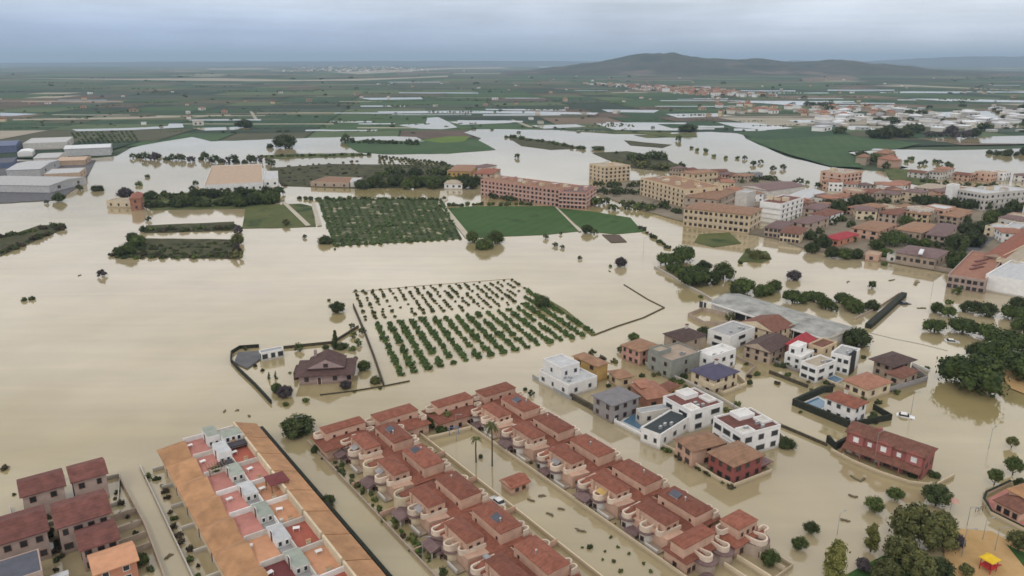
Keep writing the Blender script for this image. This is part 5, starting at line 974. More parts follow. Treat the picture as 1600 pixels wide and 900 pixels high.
TB = [ # name, label, L, N, R, h, wall, roof, rm, floors, nL, nR
 ('apartment_block', 'long pink four-storey apartment block beyond the bright green fields', (751, 281), (874, 297), (884, 288), 10.5, 'pink_wall', 'flat', 'tile_tan', 4, 20, 2), ('apartment_block', 'pink apartment wing with paler rear roofs joining the long pink block', (874, 300), (916, 303), (932, 292), 9.5, 'pink_wall', 'flat', 'tile_mauve', 4, 7, 3),
 ('apartment_block', 'square yellow-orange apartment block standing alone by the far lake', (918, 257), (945, 262), (985, 259), 11, 'yellow_wall', 'flat', 'deck_tan', 4, 4, 6), ('apartment_block', 'long yellow apartment block with rows of balcony openings', (1001, 279), (1070, 297), (1102, 286), 11, 'yellow_wall', 'flat', 'tile_tan', 4, 11, 3),
 ('apartment_block', 'pale yellow apartment behind the long yellow block', (1070, 268), (1084, 272), (1122, 268), 11, 'yellow_wall', 'hip', 'tile_tan', 3, 2, 5), ('apartment_block', 'yellow-cream waterfront apartment block with an arcade at its foot', (1069, 325), (1172, 336), (1198, 326), 10, 'yellow_wall', 'hip', 'tile_tan', 3, 13, 3),
 ('apartment_block', 'tan-roofed apartment between the long yellow block and the waterfront block', (1080, 303), (1120, 312), (1152, 298), 8, 'stucco_tan', 'hip', 'tile_tan', 2, 4, 3), ('apartment_block', 'white building with maroon roof terrace and yellow balconies', (1180, 318), (1221, 320), (1256, 309), 11, 'white_wall', 'flat', 'tile_maroon', 4, 0, 5),
 ('silo_building', 'narrow white tower block beside the maroon roof terrace', (1156, 299), (1168, 303), (1181, 299), 14, 'offwhite', 'flat', 'deck_pale', 1, 0, 0), ('apartment_block', 'peach apartment block near the field edge on the right', (1292, 267), (1318, 273), (1348, 269), 11, 'peach', 'flat', 'deck_tan', 4, 3, 5),
 ('hotel', 'grey hotel with dark window rows at the right frame edge', (1480, 298), (1540, 304), (1612, 297), 10, 'offwhite', 'flat', 'deck_pale', 3, 8, 9), ('tower_block', 'white narrow block behind the dark trees left of the hotel', (1482, 289), (1490, 291), (1500, 289), 13, 'white_wall', 'flat', 'deck_pale', 1, 0, 0),
 ('warehouse', 'pale warehouse with pink-grey roof behind the maroon terrace', (1165, 290), (1200, 298), (1258, 290), 7, 'offwhite', 'gable', 'tile_mauve', 1, 0, 0), ('warehouse', 'white warehouse right of the maroon terrace building', (1240, 302), (1262, 310), (1288, 300), 6, 'white_wall', 'gable', 'deck_pale', 1, 0, 0),
 ('shed', 'long dark open shed by the lake behind the apartments', (1142, 272), (1145, 274), (1192, 271), 4, 'metal_grey', 'flat', 'metal_grey', 1, 0, 4), ('house', 'brown-roofed house on the waterfront right of the yellow arcade block', (1200, 352), (1222, 358), (1240, 348), 5, 'stucco_tan', 'hip', 'tile_mauve', 2, 4, 2), ('house', 'cream arched house beside the dark estate trees', (1222, 360), (1250, 366), (1262, 356), 5, 'cream_wall', 'hip', 'tile_brown', 2, 5, 1),
 ('house', 'dark mauve roofed house behind the waterfront houses', (1240, 345), (1262, 350), (1296, 340), 5, 'stucco_tan', 'hip', 'tile_mauve', 2, 2, 3), ('house', 'white-walled house with brown roof in the middle of town', (1272, 332), (1292, 338), (1318, 330), 5, 'white_wall', 'hip', 'tile_brown', 2, 2, 3), ('house', 'grey-roofed house below the white warehouse', (1262, 322), (1280, 328), (1300, 320), 5, 'stucco_tan', 'hip', 'tile_mauve', 2, 2, 2),
 ('red_canopy_hall', 'low hall under a bright crimson roof among dark trees', (1288, 370), (1310, 375), (1342, 366), 3.6, 'salmon', 'hip', 'roof_red', 1, 3, 3), ('house', 'wide salmon-tan roofed house behind the crimson roof', (1340, 352), (1372, 362), (1402, 350), 5, 'peach', 'hip', 'tile_tan', 2, 3, 3), ('house', 'long tan-roofed estate house among the trees', (1402, 356), (1440, 364), (1470, 352), 4.5, 'stucco_tan', 'hip', 'tile_tan', 1, 4, 3),
 ('house', 'mauve-tan roofed house at the road side of the estate', (1452, 362), (1478, 370), (1496, 352), 5, 'stucco_tan', 'hip', 'tile_mauve', 2, 3, 2), ('estate_hall', 'grey-roofed hall with a white skylight on the estate shore', (1404, 392), (1462, 404), (1482, 392), 5, 'stucco_tan', 'hip', 'tile_mauve', 1, 6, 3), ('boathouse', 'small pinkish hut at the water edge of the estate', (1354, 396), (1373, 400), (1378, 396), 3, 'peach', 'flat', 'deck_tan', 1, 1, 0),
 ('boathouse', 'pale green-grey hut between the shore trees and the grey hall', (1388, 397), (1403, 401), (1410, 396), 3, 'offwhite', 'flat', 'deck_green', 1, 1, 0), ('house', 'yellowish house with brown roof in the upper estate', (1420, 330), (1450, 336), (1472, 328), 5, 'yellow_wall', 'hip', 'tile_tan', 2, 4, 3), ('house', 'tan house beside the yellowish one in the upper estate', (1472, 334), (1498, 340), (1520, 332), 5, 'stucco_tan', 'hip', 'tile_tan', 2, 3, 3),
 ('house', 'brown house left of the yellowish one in the upper estate', (1378, 330), (1402, 336), (1420, 328), 5, 'stucco_tan', 'hip', 'tile_brown', 2, 3, 2), ('house', 'red-brick house above the estate trees', (1384, 288), (1408, 292), (1424, 284), 5, 'tile_terracotta', 'hip', 'tile_terracotta', 2, 3, 2), ('house', 'pinkish house below the peach apartment', (1350, 300), (1370, 304), (1390, 298), 5, 'peach', 'hip', 'tile_brown', 2, 2, 2),
 ('house', 'white house right of the red-brick house', (1430, 292), (1462, 296), (1482, 290), 5, 'offwhite', 'hip', 'deck_tan', 2, 3, 2), ('market_hall', 'terracotta-roofed hall with three slots at the head of the avenue', (1482, 430), (1540, 440), (1572, 400), 5, 'mauve_wall', 'flat', 'tile_terracotta', 2, 6, 4), ('white_hall', 'big plain white hall at the right frame edge', (1550, 425), (1604, 442), (1640, 418), 6, 'white_wall', 'flat', 'deck_pale', 1, 0, 0),
 ('row_building', 'long brown-pink roofed row beside the grey road', (1538, 400), (1570, 404), (1640, 352), 6, 'stucco_tan', 'gable', 'tile_red', 2, 2, 6), ('row_building', 'cream-walled building with terraces behind the big white hall', (1565, 402), (1590, 412), (1640, 385), 6, 'cream_wall', 'flat', 'deck_tan', 2, 3, 3), ('white_house', 'white building at the top right road corner', (1575, 352), (1592, 358), (1625, 340), 6, 'white_wall', 'flat', 'deck_pale', 2, 2, 3),
 ('factory', 'wide tan-roofed factory with a white front and blue door', (321, 285), (411, 286), (409, 257), 6, 'white_wall', 'flat', 'shed_tan', 1, 9, 0), ('factory_annex', 'white annex at the right end of the tan-roofed factory', (412, 279), (434, 280), (434, 268), 6, 'white_wall', 'flat', 'deck_pale', 1, 2, 0), ('cream_store', 'small cream flat-roofed store standing in the flood at left', (166, 315), (203, 316), (206, 311), 3.5, 'cream_wall', 'flat', 'deck_tan', 1, 3, 0),
 ('house', 'narrow red-brown house beside the cream store at left', (204, 308), (219, 310), (223, 302), 7, 'tile_terracotta', 'gable', 'tile_red', 2, 1, 1), ('house', 'white house by the pink apartments among drowned trees', (697, 284), (722, 287), (728, 281), 4, 'white_wall', 'hip', 'deck_tan', 1, 3, 1), ('house', 'brown-roofed house with arches beyond the pink apartments', (702, 265), (735, 268), (748, 258), 5, 'ochre_wall', 'hip', 'tile_tan', 1, 5, 2), ('house', 'dark red roofed house touching the far lake', (745, 268), (768, 272), (782, 264), 5, 'stucco_tan', 'hip', 'tile_red', 2, 3, 2),
 ('house', 'pale house with mauve roof behind the dark red one', (738, 260), (755, 262), (776, 258), 5, 'offwhite', 'hip', 'tile_mauve', 1, 2, 2), ('ruined_store', 'grey-brown flat store in the flooded yards left of the belt of trees', (485, 285), (545, 287), (552, 278), 3, 'stucco_tan', 'flat', 'tile_tan', 1, 4, 1), ('white_hut', 'small white hut in the flooded yards', (548, 283), (562, 284), (565, 279), 4, 'white_wall', 'flat', 'deck_pale', 1, 1, 0)]
for n_, lb, l_, nn, rr_, h, wl, rf, rm, fl, nl, nr_ in TB:
    house(n_, lb, {'apartment_block': 'apartments'}.get(n_, 'building' if n_ != 'house' else 'house'), l_, nn, rr_, h, wall=wl, roof=rf, rm=rm, floors=fl, nL=nl, nR=nr_, wsz=(1.5, 1.5), rise=1.4 if rf != 'flat' else None, parapet=.6)
b = MB(); b.box(0, 0, 0, 9, 1.6, .5, 'metal_white'); o = b.build('skylight'); o.location = G(1441, 398, 6.7); o.rotation_euler = (0, 0, 1.0); tag(o, 'white skylight strip lying on the grey hall roof by the estate shore', 'skylight')
for i, (x, y) in enumerate(((1527, 410), (1523, 416), (1519, 422))):
    b = MB(); b.box(0, 0, 0, 9, 1.2, .35, 'tile_maroon'); o = b.build('roof_slot'); o.location = G(x, y, 5.1); o.rotation_euler = (0, 0, .55); tag(o, '%s dark red slot on the terracotta hall roof' % ('upper', 'middle', 'lower')[i], 'roof slot')
# grey industrial sheds at the left
SH = [((-60, 288), (76, 290), (102, 276), 7, 'shed_grey', 'gable', 'shed_grey', 'big grey warehouse filling the left edge above the flood'), ((72, 270), (124, 270), (134, 262), 8, 'shed_tan', 'flat', 'deck_pale', 'pale pinkish warehouse at the right end of the grey sheds'), ((14, 264), (62, 264), (92, 250), 8, 'shed_grey', 'gable', 'deck_pale', 'white-roofed warehouse in the middle of the sheds'),
    ((100, 233), (172, 230), (182, 224), 9, 'shed_grey', 'gable', 'metal_white', 'long metal-roofed shed nearest the far pond'), ((36, 224), (104, 222), (114, 214), 9, 'offwhite', 'flat', 'shed_grey', 'long low pale shed behind the metal-roofed one'), ((-40, 226), (24, 227), (32, 219), 9, 'metal_blue', 'gable', 'metal_blue', 'dark blue shed at the left edge'), ((-30, 252), (20, 254), (26, 246), 6, 'metal_blue', 'flat', 'slate', 'low blue-black shed at the left edge'),
    ((55, 246), (90, 246), (104, 238), 8, 'offwhite', 'gable', 'shed_grey', 'grey gabled shed behind the white-roofed warehouse'), ((92, 250), (132, 250), (142, 244), 6, 'shed_tan', 'gable', 'shed_tan', 'pinkish low shed right of the grey gabled shed'), ((28, 238), (50, 238), (54, 234), 5, 'white_wall', 'barrel', 'metal_white', 'small white vaulted tent among the left sheds')]
for l_, nn, rr_, h, wl, rf, rm, lb in SH:
    house('warehouse', lb, 'warehouse', l_, nn, rr_, h * .72, wall=wl, roof=rf, rm=rm, floors=1, nL=0, nR=2, rise=1.6, parapet=.3, wsz=(2.5, 2), axis='y' if rf == 'gable' else None)
# ================================================================== TREES
tree(1525, 606, 47, 'pine', 'huge umbrella pine standing at the flooded avenue corner', lift=.05, hs=.95)
cluster('of the pine grove', [(1033, 404, 4, 'cone'), (1040, 414, 14, 'pine'), (1052, 426, 12, 'pine'), (1068, 408, 18, 'pine'), (1083, 446, 22, 'pine'), (1098, 424, 12, 'dark'), (1130, 436, 18, 'dark'), (1056, 414, 15, 'pine'), (1090, 434, 15, 'pine'), (1072, 434, 16, 'pine'), (1112, 444, 12, 'dark')], lift=.15)
cluster('of the row behind the long grey roof', [(1162, 458, 19, 'pine'), (1187, 463, 12), (1211, 455, 11), (1238, 472, 15, 'pine'), (1265, 468, 12, 'pine'), (1290, 482, 12), (1302, 486, 8, 'dark'), (1318, 472, 13, 'pine'), (1336, 488, 14), (1362, 484, 11, 'dark'), (1200, 460, 11), (1250, 474, 11, 'pine'), (1277, 472, 12, 'pine'), (1327, 482, 12), (1152, 462, 12, 'dark')], lift=.1)
tree(1337, 540, 20, 'dark', 'dense round dark tree at the right end of the long grey roof', lift=.05, hs=1.0); tree(1240, 437, 11, 'purple', 'dark reddish tree alone in the flood above the long roof'); tree(1362, 450, 7, 'dark', 'small dark tree alone in the open flood right of the row')
cluster('in the park pines at the right edge', [(1460, 518, 17, 'pine'), (1482, 494, 12, 'pine'), (1504, 520, 20, 'pine'), (1512, 487, 12, 'dark'), (1541, 493, 15, 'dark'), (1540, 530, 18, 'pine'), (1582, 498, 18, 'pine'), (1575, 545, 25, 'pine'), (1556, 566, 28, 'pine'), (1600, 520, 20, 'pine'), (1606, 592, 38, 'pine'), (1590, 480, 12, 'dark'), (1463, 488, 10), (1484, 475, 8, 'bush'), (1527, 560, 16, 'dark'), (1614, 548, 20, 'pine')], lift=.15)
cluster('along the estate shore', [(1268, 395, 11, 'dark'), (1285, 388, 13, 'dark'), (1300, 402, 11, 'dark'), (1320, 404, 12), (1338, 404, 10, 'dark'), (1370, 390, 12), (1384, 404, 12), (1395, 384, 19, 'pine'), (1426, 384, 9), (1445, 386, 9), (1463, 388, 8, 'dark'), (1382, 415, 6, 'bush'), (1500, 410, 12), (1492, 422, 13)], lift=.05)
cluster('along the grey road of the town', [(1493, 392, 17, 'dark'), (1518, 385, 18, 'dark'), (1532, 366, 14, 'dark'), (1548, 350, 15), (1566, 344, 14, 'dark'), (1582, 332, 12, 'dark'), (1510, 365, 12, 'dark'), (1480, 408, 12, 'dark'), (1600, 330, 9, 'dark')], lift=.05)
cluster('in the dark tree belt before the hotel', [(1434, 318, 10, 'dark'), (1447, 321, 11, 'dark'), (1460, 323, 10, 'dark'), (1474, 323, 11, 'dark'), (1488, 324, 10, 'dark'), (1512, 326, 11, 'dark'), (1526, 327, 12, 'dark'), (1540, 328, 10, 'dark')], lift=.05)
cluster('in the dark clump below the peach apartment', [(1293, 328, 11, 'dark'), (1304, 318, 9, 'dark'), (1311, 334, 14, 'dark'), (1328, 322, 11, 'dark'), (1343, 322, 12, 'dark'), (1356, 322, 10, 'dark'), (1372, 318, 6), (1384, 320, 8, 'dark')], lift=.05)
cluster('between the town houses', [(1230, 340, 6, 'dark'), (1265, 360, 6, 'dark'), (1300, 352, 8, 'dark'), (1315, 346, 7), (1330, 356, 8, 'dark'), (1356, 345, 8, 'dark'), (1378, 345, 6), (1402, 344, 10, 'dark'), (1416, 352, 10), (1440, 348, 7, 'dark'), (1472, 330, 7), (1500, 345, 8, 'olive'), (1508, 350, 9, 'dark'), (1330, 378, 8), (1350, 372, 7, 'dark'), (1265, 375, 9, 'dark'), (1280, 366, 7, 'dark'), (1170, 280, 7, 'dark'), (1180, 285, 6, 'dark'), (1200, 282, 6, 'dark'), (1495, 460, 8), (1525, 480, 9, 'brownbush')], lift=.05)
cluster('in the lower right park', [(1202, 884, 14, 'round'), (1248, 858, 12, 'round'), (1267, 834, 11, 'dark'), (1300, 915, 27, 'yellow'), (1347, 893, 12, 'purple'), (1360, 862, 17, 'yellow'), (1365, 799, 14, 'round'), (1384, 912, 22, 'olive'), (1398, 782, 12, 'round'), (1405, 880, 26, 'olive'), (1425, 850, 34, 'olive'), (1432, 905, 24, 'olive'), (1456, 860, 30, 'olive'), (1462, 790, 21, 'dark'), (1465, 905, 20, 'dark'), (1470, 835, 20, 'olive'), (1492, 858, 13, 'purple')], lift=.2)
cluster('at the right frame edge by the park', [(1508, 902, 11, 'olive'), (1553, 758, 12, 'round'), (1582, 742, 13, 'round'), (1580, 700, 9, 'olive'), (1592, 765, 9, 'dark'), (1590, 862, 17, 'olive')], lift=.5)
cluster('standing in the flooded crossing corner', [(1095, 465, 5, 'bush'), (1157, 412, 5, 'bush'), (1180, 404, 13, 'bushyellow'), (1168, 395, 7, 'bush'), (1196, 404, 8, 'bushyellow')])
tree(160, 432, 8, 'purple', 'lone dark round tree in the open flood at left'); cluster('of the pair drowned near the left edge', [(39, 470, 6, 'bushdark'), (51, 468, 6, 'bushdark')]); cluster('of the clump below the bright green field', [(738, 378, 11, 'round'), (757, 388, 18, 'bush'), (774, 380, 13, 'round')], lift=.1)
cluster('standing alone in the flood around the grove', [(476, 372, 4, 'dark'), (508, 380, 12, 'bushdark'), (448, 352, 7, 'olive'), (853, 373, 5, 'dark'), (868, 385, 5, 'dark'), (879, 388, 4, 'dark'), (876, 367, 3, 'dark'), (917, 364, 9, 'dark'), (928, 366, 6, 'dark'), (906, 405, 4, 'dark'), (970, 416, 9, 'purple'), (954, 417, 4, 'bush'), (523, 390, 3, 'bush')])
cluster('in the flood beside the left sheds', [(73, 318, 4, 'dark'), (92, 315, 9, 'dark'), (125, 297, 6, 'dark'), (152, 298, 9, 'bushdark'), (218, 290, 7, 'bush'), (231, 277, 5, 'bush'), (196, 310, 12, 'purple'), (306, 290, 5, 'dark'), (300, 298, 5, 'dark')])
def belt(where, a, b, n, r, kinds, spread=3, **kw):
    it = []
    for i in range(n):
        t = (i + random.uniform(-.3, .3)) / max(n - 1, 1); it.append((lerp(a[0], b[0], t), lerp(a[1], b[1], t) + random.uniform(-spread, spread), r * random.uniform(.7, 1.25), random.choice(kinds)))
    cluster(where, it, **kw)
D_ = ['dark', 'bushdark', 'round', 'dark']
belt('in the dark belt across the far flood', (208, 246), (425, 258), 26, 7, ['dark', 'purple', 'bushdark'], 3); belt('in the front belt below the tan factory', (232, 326), (432, 318), 22, 10, D_, 3); belt('in the rear belt below the tan factory', (225, 312), (435, 304), 22, 8, D_, 3); belt('on the raised verge at the left edge, upper line', (2, 372), (96, 352), 13, 7, ['bushdark', 'brownbush', 'bush'], 2)
belt('on the raised verge at the left edge, lower line', (0, 398), (96, 358), 14, 7, ['bushdark', 'brownbush', 'bushdark'], 2); belt('of the thin row above the drowned left grove', (226, 362), (364, 358), 15, 7, ['bushdark', 'bush', 'brownbush'], 1.5); belt('at the front of the drowned left grove', (176, 402), (368, 402), 20, 6, ['bushdark', 'brownbush', 'bush'], 3); cluster('of the tall clump at the left grove corner', [(190, 400, 9, 'dark'), (203, 398, 12), (216, 384, 12), (208, 378, 9, 'dark'), (225, 362, 7, 'dark'), (232, 345, 5, 'dark')], lift=.1)
belt('in the brown strip right of the left grove', (372, 360), (370, 404), 7, 8, ['brownbush', 'purple', 'olive'], 1); belt('in the dense belt left of the pink apartments', (562, 292), (745, 292), 20, 10, D_, 4); belt('in the rear belt left of the pink apartments', (590, 275), (700, 276), 12, 8, D_, 3); belt('along the foot of the pink apartments', (765, 310), (880, 322), 14, 5, ['dark', 'dark', 'round'], 1); belt('of the trimmed hedge above the bright green field', (690, 322), (830, 320), 18, 5, ['bush', 'bushdark'], 1)
belt('in the parking lot between apartments, upper line', (925, 300), (1000, 306), 11, 7, D_, 3); belt('in the parking lot between apartments, lower line', (930, 322), (1060, 330), 17, 7, D_, 5); belt('of the hedge at the head of the orchard grove', (470, 312), (692, 312), 30, 5, ['bushdark', 'bush'], 1); belt('in the grove island behind the yellow block, upper', (985, 250), (1040, 252), 9, 8, ['dark', 'round'], 4); belt('in the grove island behind the yellow block, lower', (960, 258), (1064, 264), 15, 7, ['dark', 'bush', 'olive'], 4)
belt('of the shore line running to the pine grove', (1000, 356), (1045, 390), 12, 5, ['bushdark', 'brownbush'], 2); belt('around the yellow apartment block', (930, 290), (1010, 292), 9, 6, ['dark'], 3); belt('on the thin spit in the far lake', (790, 214), (912, 234), 16, 5, ['bushdark', 'bush'], 1.5); belt('of the row beside the far green field', (538, 223), (650, 226), 20, 5, ['bushdark', 'dark'], 1)
belt('of the hedge right of the left far field', (400, 246), (575, 243), 22, 4, ['bushdark', 'bush'], 1); belt('in the right far lake', (1395, 250), (1490, 258), 10, 6, ['dark', 'bush'], 6); belt('beside the farm roofs at the right lake', (1340, 248), (1392, 262), 8, 8, ['dark', 'round'], 4); belt('of the line of trees in the middle far lake', (1062, 225), (1220, 268), 12, 5, ['dark', 'bush'], 6)
belt('of the far right dark belt', (1360, 215), (1420, 214), 9, 10, ['dark'], 2); belt('in the second far right dark belt', (1420, 210), (1520, 216), 12, 8, ['dark', 'purple'], 3); belt('on the far right mud bank', (1545, 240), (1600, 243), 6, 8, ['bushdark'], 2); belt('in rows of cypresses on the far right', (1258, 166), (1300, 166), 10, 4, ['dark'], 1)
tree(446, 231, 17, 'dark', 'large dark round tree standing in the far pond', lift=.02, hs=.75); tree(423, 231, 8, 'bushdark', 'dark bush left of the large tree in the far pond'); tree(540, 221, 8, 'dark', 'dark tree at the left end of the far hedge'); tree(808, 247, 5, 'dark', 'single small tree in the middle of the far lake'); tree(934, 234, 11, 'bushdark', 'dark clump of bushes on a tiny islet in the far lake', hs=.5); tree(963, 240, 4, 'bushdark', 'small square bush by the tiny islet in the far lake')
tree(1075, 205, 14, 'dark', 'dark spreading tree at the far end of the lake', hs=.6, lift=.02); tree(382, 199, 12, 'dark', 'dark clump of trees at the end of the pale track, upper left', hs=.7)
belt('along the lane walls of the modern villas', (1008, 573), (1222, 688), 22, 7, ['bushdark', 'bush', 'bushyellow'], 3); belt('along the avenue wall of the modern villas', (1036, 704), (1140, 758), 12, 7, ['bush', 'brownbush', 'bushyellow'], 2); belt('behind the grey and white modern villas', (930, 575), (1040, 640), 11, 7, ['bush', 'brownbush', 'bushyellow'], 5)
belt('round the white terraces of the modern villas', (1195, 560), (1300, 600), 12, 7, ['bush', 'bushdark', 'brownbush'], 3); belt('inside the long grey yard wall', (1372, 614), (1445, 592), 8, 6, ['bush', 'brownbush'], 2); belt('beside the walled white villa', (1368, 650), (1335, 672), 6, 7, ['bush', 'bushdark'], 2)
belt('in the upper streets of the town', (1240, 330), (1500, 318), 24, 6, D_, 8, lift=.1); belt('in the lower streets of the town', (1225, 350), (1500, 360), 24, 6.5, D_, 9, lift=.1); belt('behind the yellow apartment blocks', (1040, 278), (1290, 290), 20, 5, D_, 4, lift=.1); belt('in the far right streets', (1440, 288), (1600, 300), 14, 6, D_, 4, lift=.1)
# ---------- far plain: scattered trees, farmhouses and villages (too small to show parts)
far_tree = [crown('round', 'leaf_dark', True, 0), crown('bush', 'leaf_dark', True, 1), crown('round', 'leaf_dark', True, 2)]
for i in range(215):
    px = random.uniform(-30, 1630); py = 116 + 92 * random.random() ** .8
    p = G(px, py); m_ = pxm(px, py); r = min(max(m_ * random.uniform(1.2, 3.6), 2.5), 16)
    o = link('far_tree', random.choice(far_tree), None, (p.x, p.y, -.5), random.uniform(0, 6), (r * random.uniform(1, 2.2), r, r * .7)); tag(o, 'dark speck of a tree far off on the green plain', 'tree', 'trees scattered over the far plain')
def mini(wall, roof, flat_=False, key=[0]):
    b = MB(); b.box(-.5, -.4, -.1, .5, .4, .5, wall)
    if flat_: b.box(-.52, -.42, .5, .52, .42, .56, roof)
    else: b.hip(-.5, -.4, .5, .4, .5, .2, roof, oh=.05, th=.03)
    b.box(-.3, -.41, .15, -.15, -.39, .35, 'glass_dark'); b.box(.1, -.41, .15, .25, -.39, .35, 'glass_dark')
    return b.mesh('far_house')
MINI = [mini('white_wall', 'tile_terracotta'), mini('peach', 'tile_terracotta'), mini('offwhite', 'deck_tan', True), mini('cream_wall', 'tile_red'), mini('white_wall', 'deck_pale', True), mini('stucco_tan', 'tile_tan')]
MSH = [mini('offwhite', 'metal_white', True), mini('shed_grey', 'shed_grey', True), mini('white_wall', 'deck_pale', True), mini('metal_white', 'metal_white')]
def village(n, f, size, label, group, meshes, name='far_house', cat='house', hs=1.0):
    for i in range(n):
        px, py = f(); p = G(px, py); s = size * random.uniform(.7, 1.4); o = link(name, random.choice(meshes), None, (p.x, p.y, -.3), random.choice((.3, .3 + 1.57, .9)) + random.uniform(-.1, .1), (s * random.uniform(1, 1.6), s, s * hs * random.uniform(.8, 1.3))); tag(o, label, cat, group)
def v1():
    x = random.uniform(925, 1195) if random.random() < .25 else random.gauss(1080, 55); return x, 131 + (x - 920) * .072 + random.uniform(-5, 6) * (1 - min(abs(x - 1070) / 190, .8))
village(190, v1, 10.5, 'tiny pale house in the village below the ridge', 'houses of the village below the ridge', MINI)
def horizon_village():
    b = MB(); 
    for i in range(170):
        px, py = random.gauss(560, 60), random.uniform(103.5, 112); p = G(px, py); s = random.uniform(12, 24); a = random.choice((.3, 1.2)); wl = random.choice(('white_wall', 'offwhite', 'peach', 'cream_wall'))
        b.box(p.x - s / 2, p.y - s / 2, -.5, p.x + s / 2, p.y + s / 2, 9, wl, random.choice(('tile_terracotta', 'deck_tan', 'tile_tan')), rot=a, org=(p.x, p.y))
    o = b.build('horizon_village'); o['kind'] = 'stuff'
horizon_village()
village(40, lambda: (random.uniform(0, 900), random.uniform(122, 198)), 7, 'white farmhouse speck on the far plain', 'farmhouses on the far plain', MINI, 'far_farmhouse', 'farmhouse')
village(60, lambda: (random.uniform(800, 1600), random.uniform(118, 182)), 7.5, 'white farmhouse speck below the ridge', 'farmhouses below the ridge', MINI, 'far_farmhouse', 'farmhouse')
village(110, lambda: (random.uniform(1270, 1620), random.uniform(170, 206)), 14, 'pale low shed of the far right industrial estate', 'sheds of the far right estate', MSH, 'far_shed', 'shed', .5)
village(60, lambda: (random.uniform(1120, 1420), random.uniform(166, 182)), 9, 'small house by the far right industrial estate', 'houses by the far right estate', MINI, 'small_house')
village(14, lambda: (random.uniform(1345, 1400), random.uniform(244, 262)), 9, 'farm outbuilding on the green bank of the right lake', 'farm buildings by the right lake', MINI, 'far_farmhouse', 'farmhouse')
for i in range(80):
    px, py = (random.uniform(1280, 1620), random.uniform(165, 210)) if i % 2 else v1(); p = G(px, py); r = random.uniform(4, 9) * (1 if i % 2 else .8)
    o = link('far_tree', random.choice(far_tree), None, (p.x, p.y, -.5), 0, (r * 1.4, r, r * .8)); tag(o, 'dark tree speck between far roofs', 'tree', 'trees between the far roofs')
# ================================================================== PLAYGROUND and pavilion at the lower right
def play_tower():
    p = G(1546, 900); t = thing('play_tower', 'red play tower with a yellow roof on the orange playground', 'play tower', (p.x, p.y, .1), .5)
    for x in (0, 1.8):
        for y in (0, 1.8): b = MB(); b.cyl((x, y, 0), (x, y, 2.6), .08, .08, 'red_plastic', 6); b.build('post', t)
    b = MB(); b.box(-.1, -.1, 1.0, 1.9, 1.9, 1.15, 'red_plastic'); b.build('platform', t)
    b = MB(); b.hip(0, 0, 1.8, 1.8, 2.6, .9, 'yellow_plastic', oh=.3); b.build('roof', t)
    b = MB(); b.poly([(1.9, .5, 1.1), (1.9, 1.3, 1.1), (4.4, 1.3, .1), (4.4, .5, .1)], 'white_wall'); b.box(1.9, .42, 0, 2.0, .5, 1.3, 'red_plastic'); b.poly([(1.9, .45, 1.1), (4.4, .45, .1), (4.4, .45, .35), (1.9, .45, 1.35)], 'red_plastic'); b.poly([(1.9, 1.35, 1.1), (4.4, 1.35, .1), (4.4, 1.35, .35), (1.9, 1.35, 1.35)], 'red_plastic'); b.build('slide', t)
    b = MB(); b.box(-.1, -.12, 1.15, 1.9, -.02, 1.8, 'red_plastic'); b.build('side_panel', t)
play_tower()
house('pavilion', 'brown-roofed pavilion with an orange roof beyond the low curved park wall', 'pavilion', (1560, 780), (1594, 800), (1650, 775), 2.9, wall='peach', roof='hip', rm='tile_brown', rise=1.0, floors=1, nR=1, nL=3)
house('orange_house', 'orange-roofed house behind the pavilion at the right frame edge', 'house', (1574, 766), (1600, 776), (1660, 755), 4.2, wall='peach', roof='hip', rm='tile_orange', rise=1.2, floors=1, nR=1, nL=2)
F('dark-topped curved wall round the pavilion terrace', [(1578, 758), (1540, 776), (1536, 786), (1548, 806), (1600, 832), (1640, 850)], h=1.1, m='cream_wall', top='hedge_dark', wd=.35)
flat('terrace_floor', [(1575, 762), (1543, 780), (1552, 804), (1600, 828), (1640, 845), (1640, 760)], .4, 'terr_pink')
for i, (x, y) in enumerate(((1524, 800), (1531, 798), (1540, 795))): b = MB(); b.cyl((0, 0, -.3), (0, 0, .9), .05, .05, 'black_metal', 6); b.cyl((0, 0, .9), (.5, 0, .9), .04, .04, 'black_metal', 6); b.cyl((.5, 0, -.3), (.5, 0, .9), .05, .05, 'black_metal', 6); o = b.build('bike_rack'); o.location = G(x, y); tag(o, '%s black rail outside the pavilion wall' % ('left', 'middle', 'right')[i], 'rail')
p = G(1485, 796); t = thing('parasol', 'faded red parasol beside the lower right trees', 'parasol', (p.x, p.y, 0)); b = MB(); b.cyl((0, 0, -.3), (0, 0, 2.2), .05, .05, 'metal_grey', 6); b.build('pole', t); b = MB(); b.cyl((0, 0, 2.1), (0, 0, 2.7), 1.3, .05, 'pink_wall', 8); b.build('canopy', t)
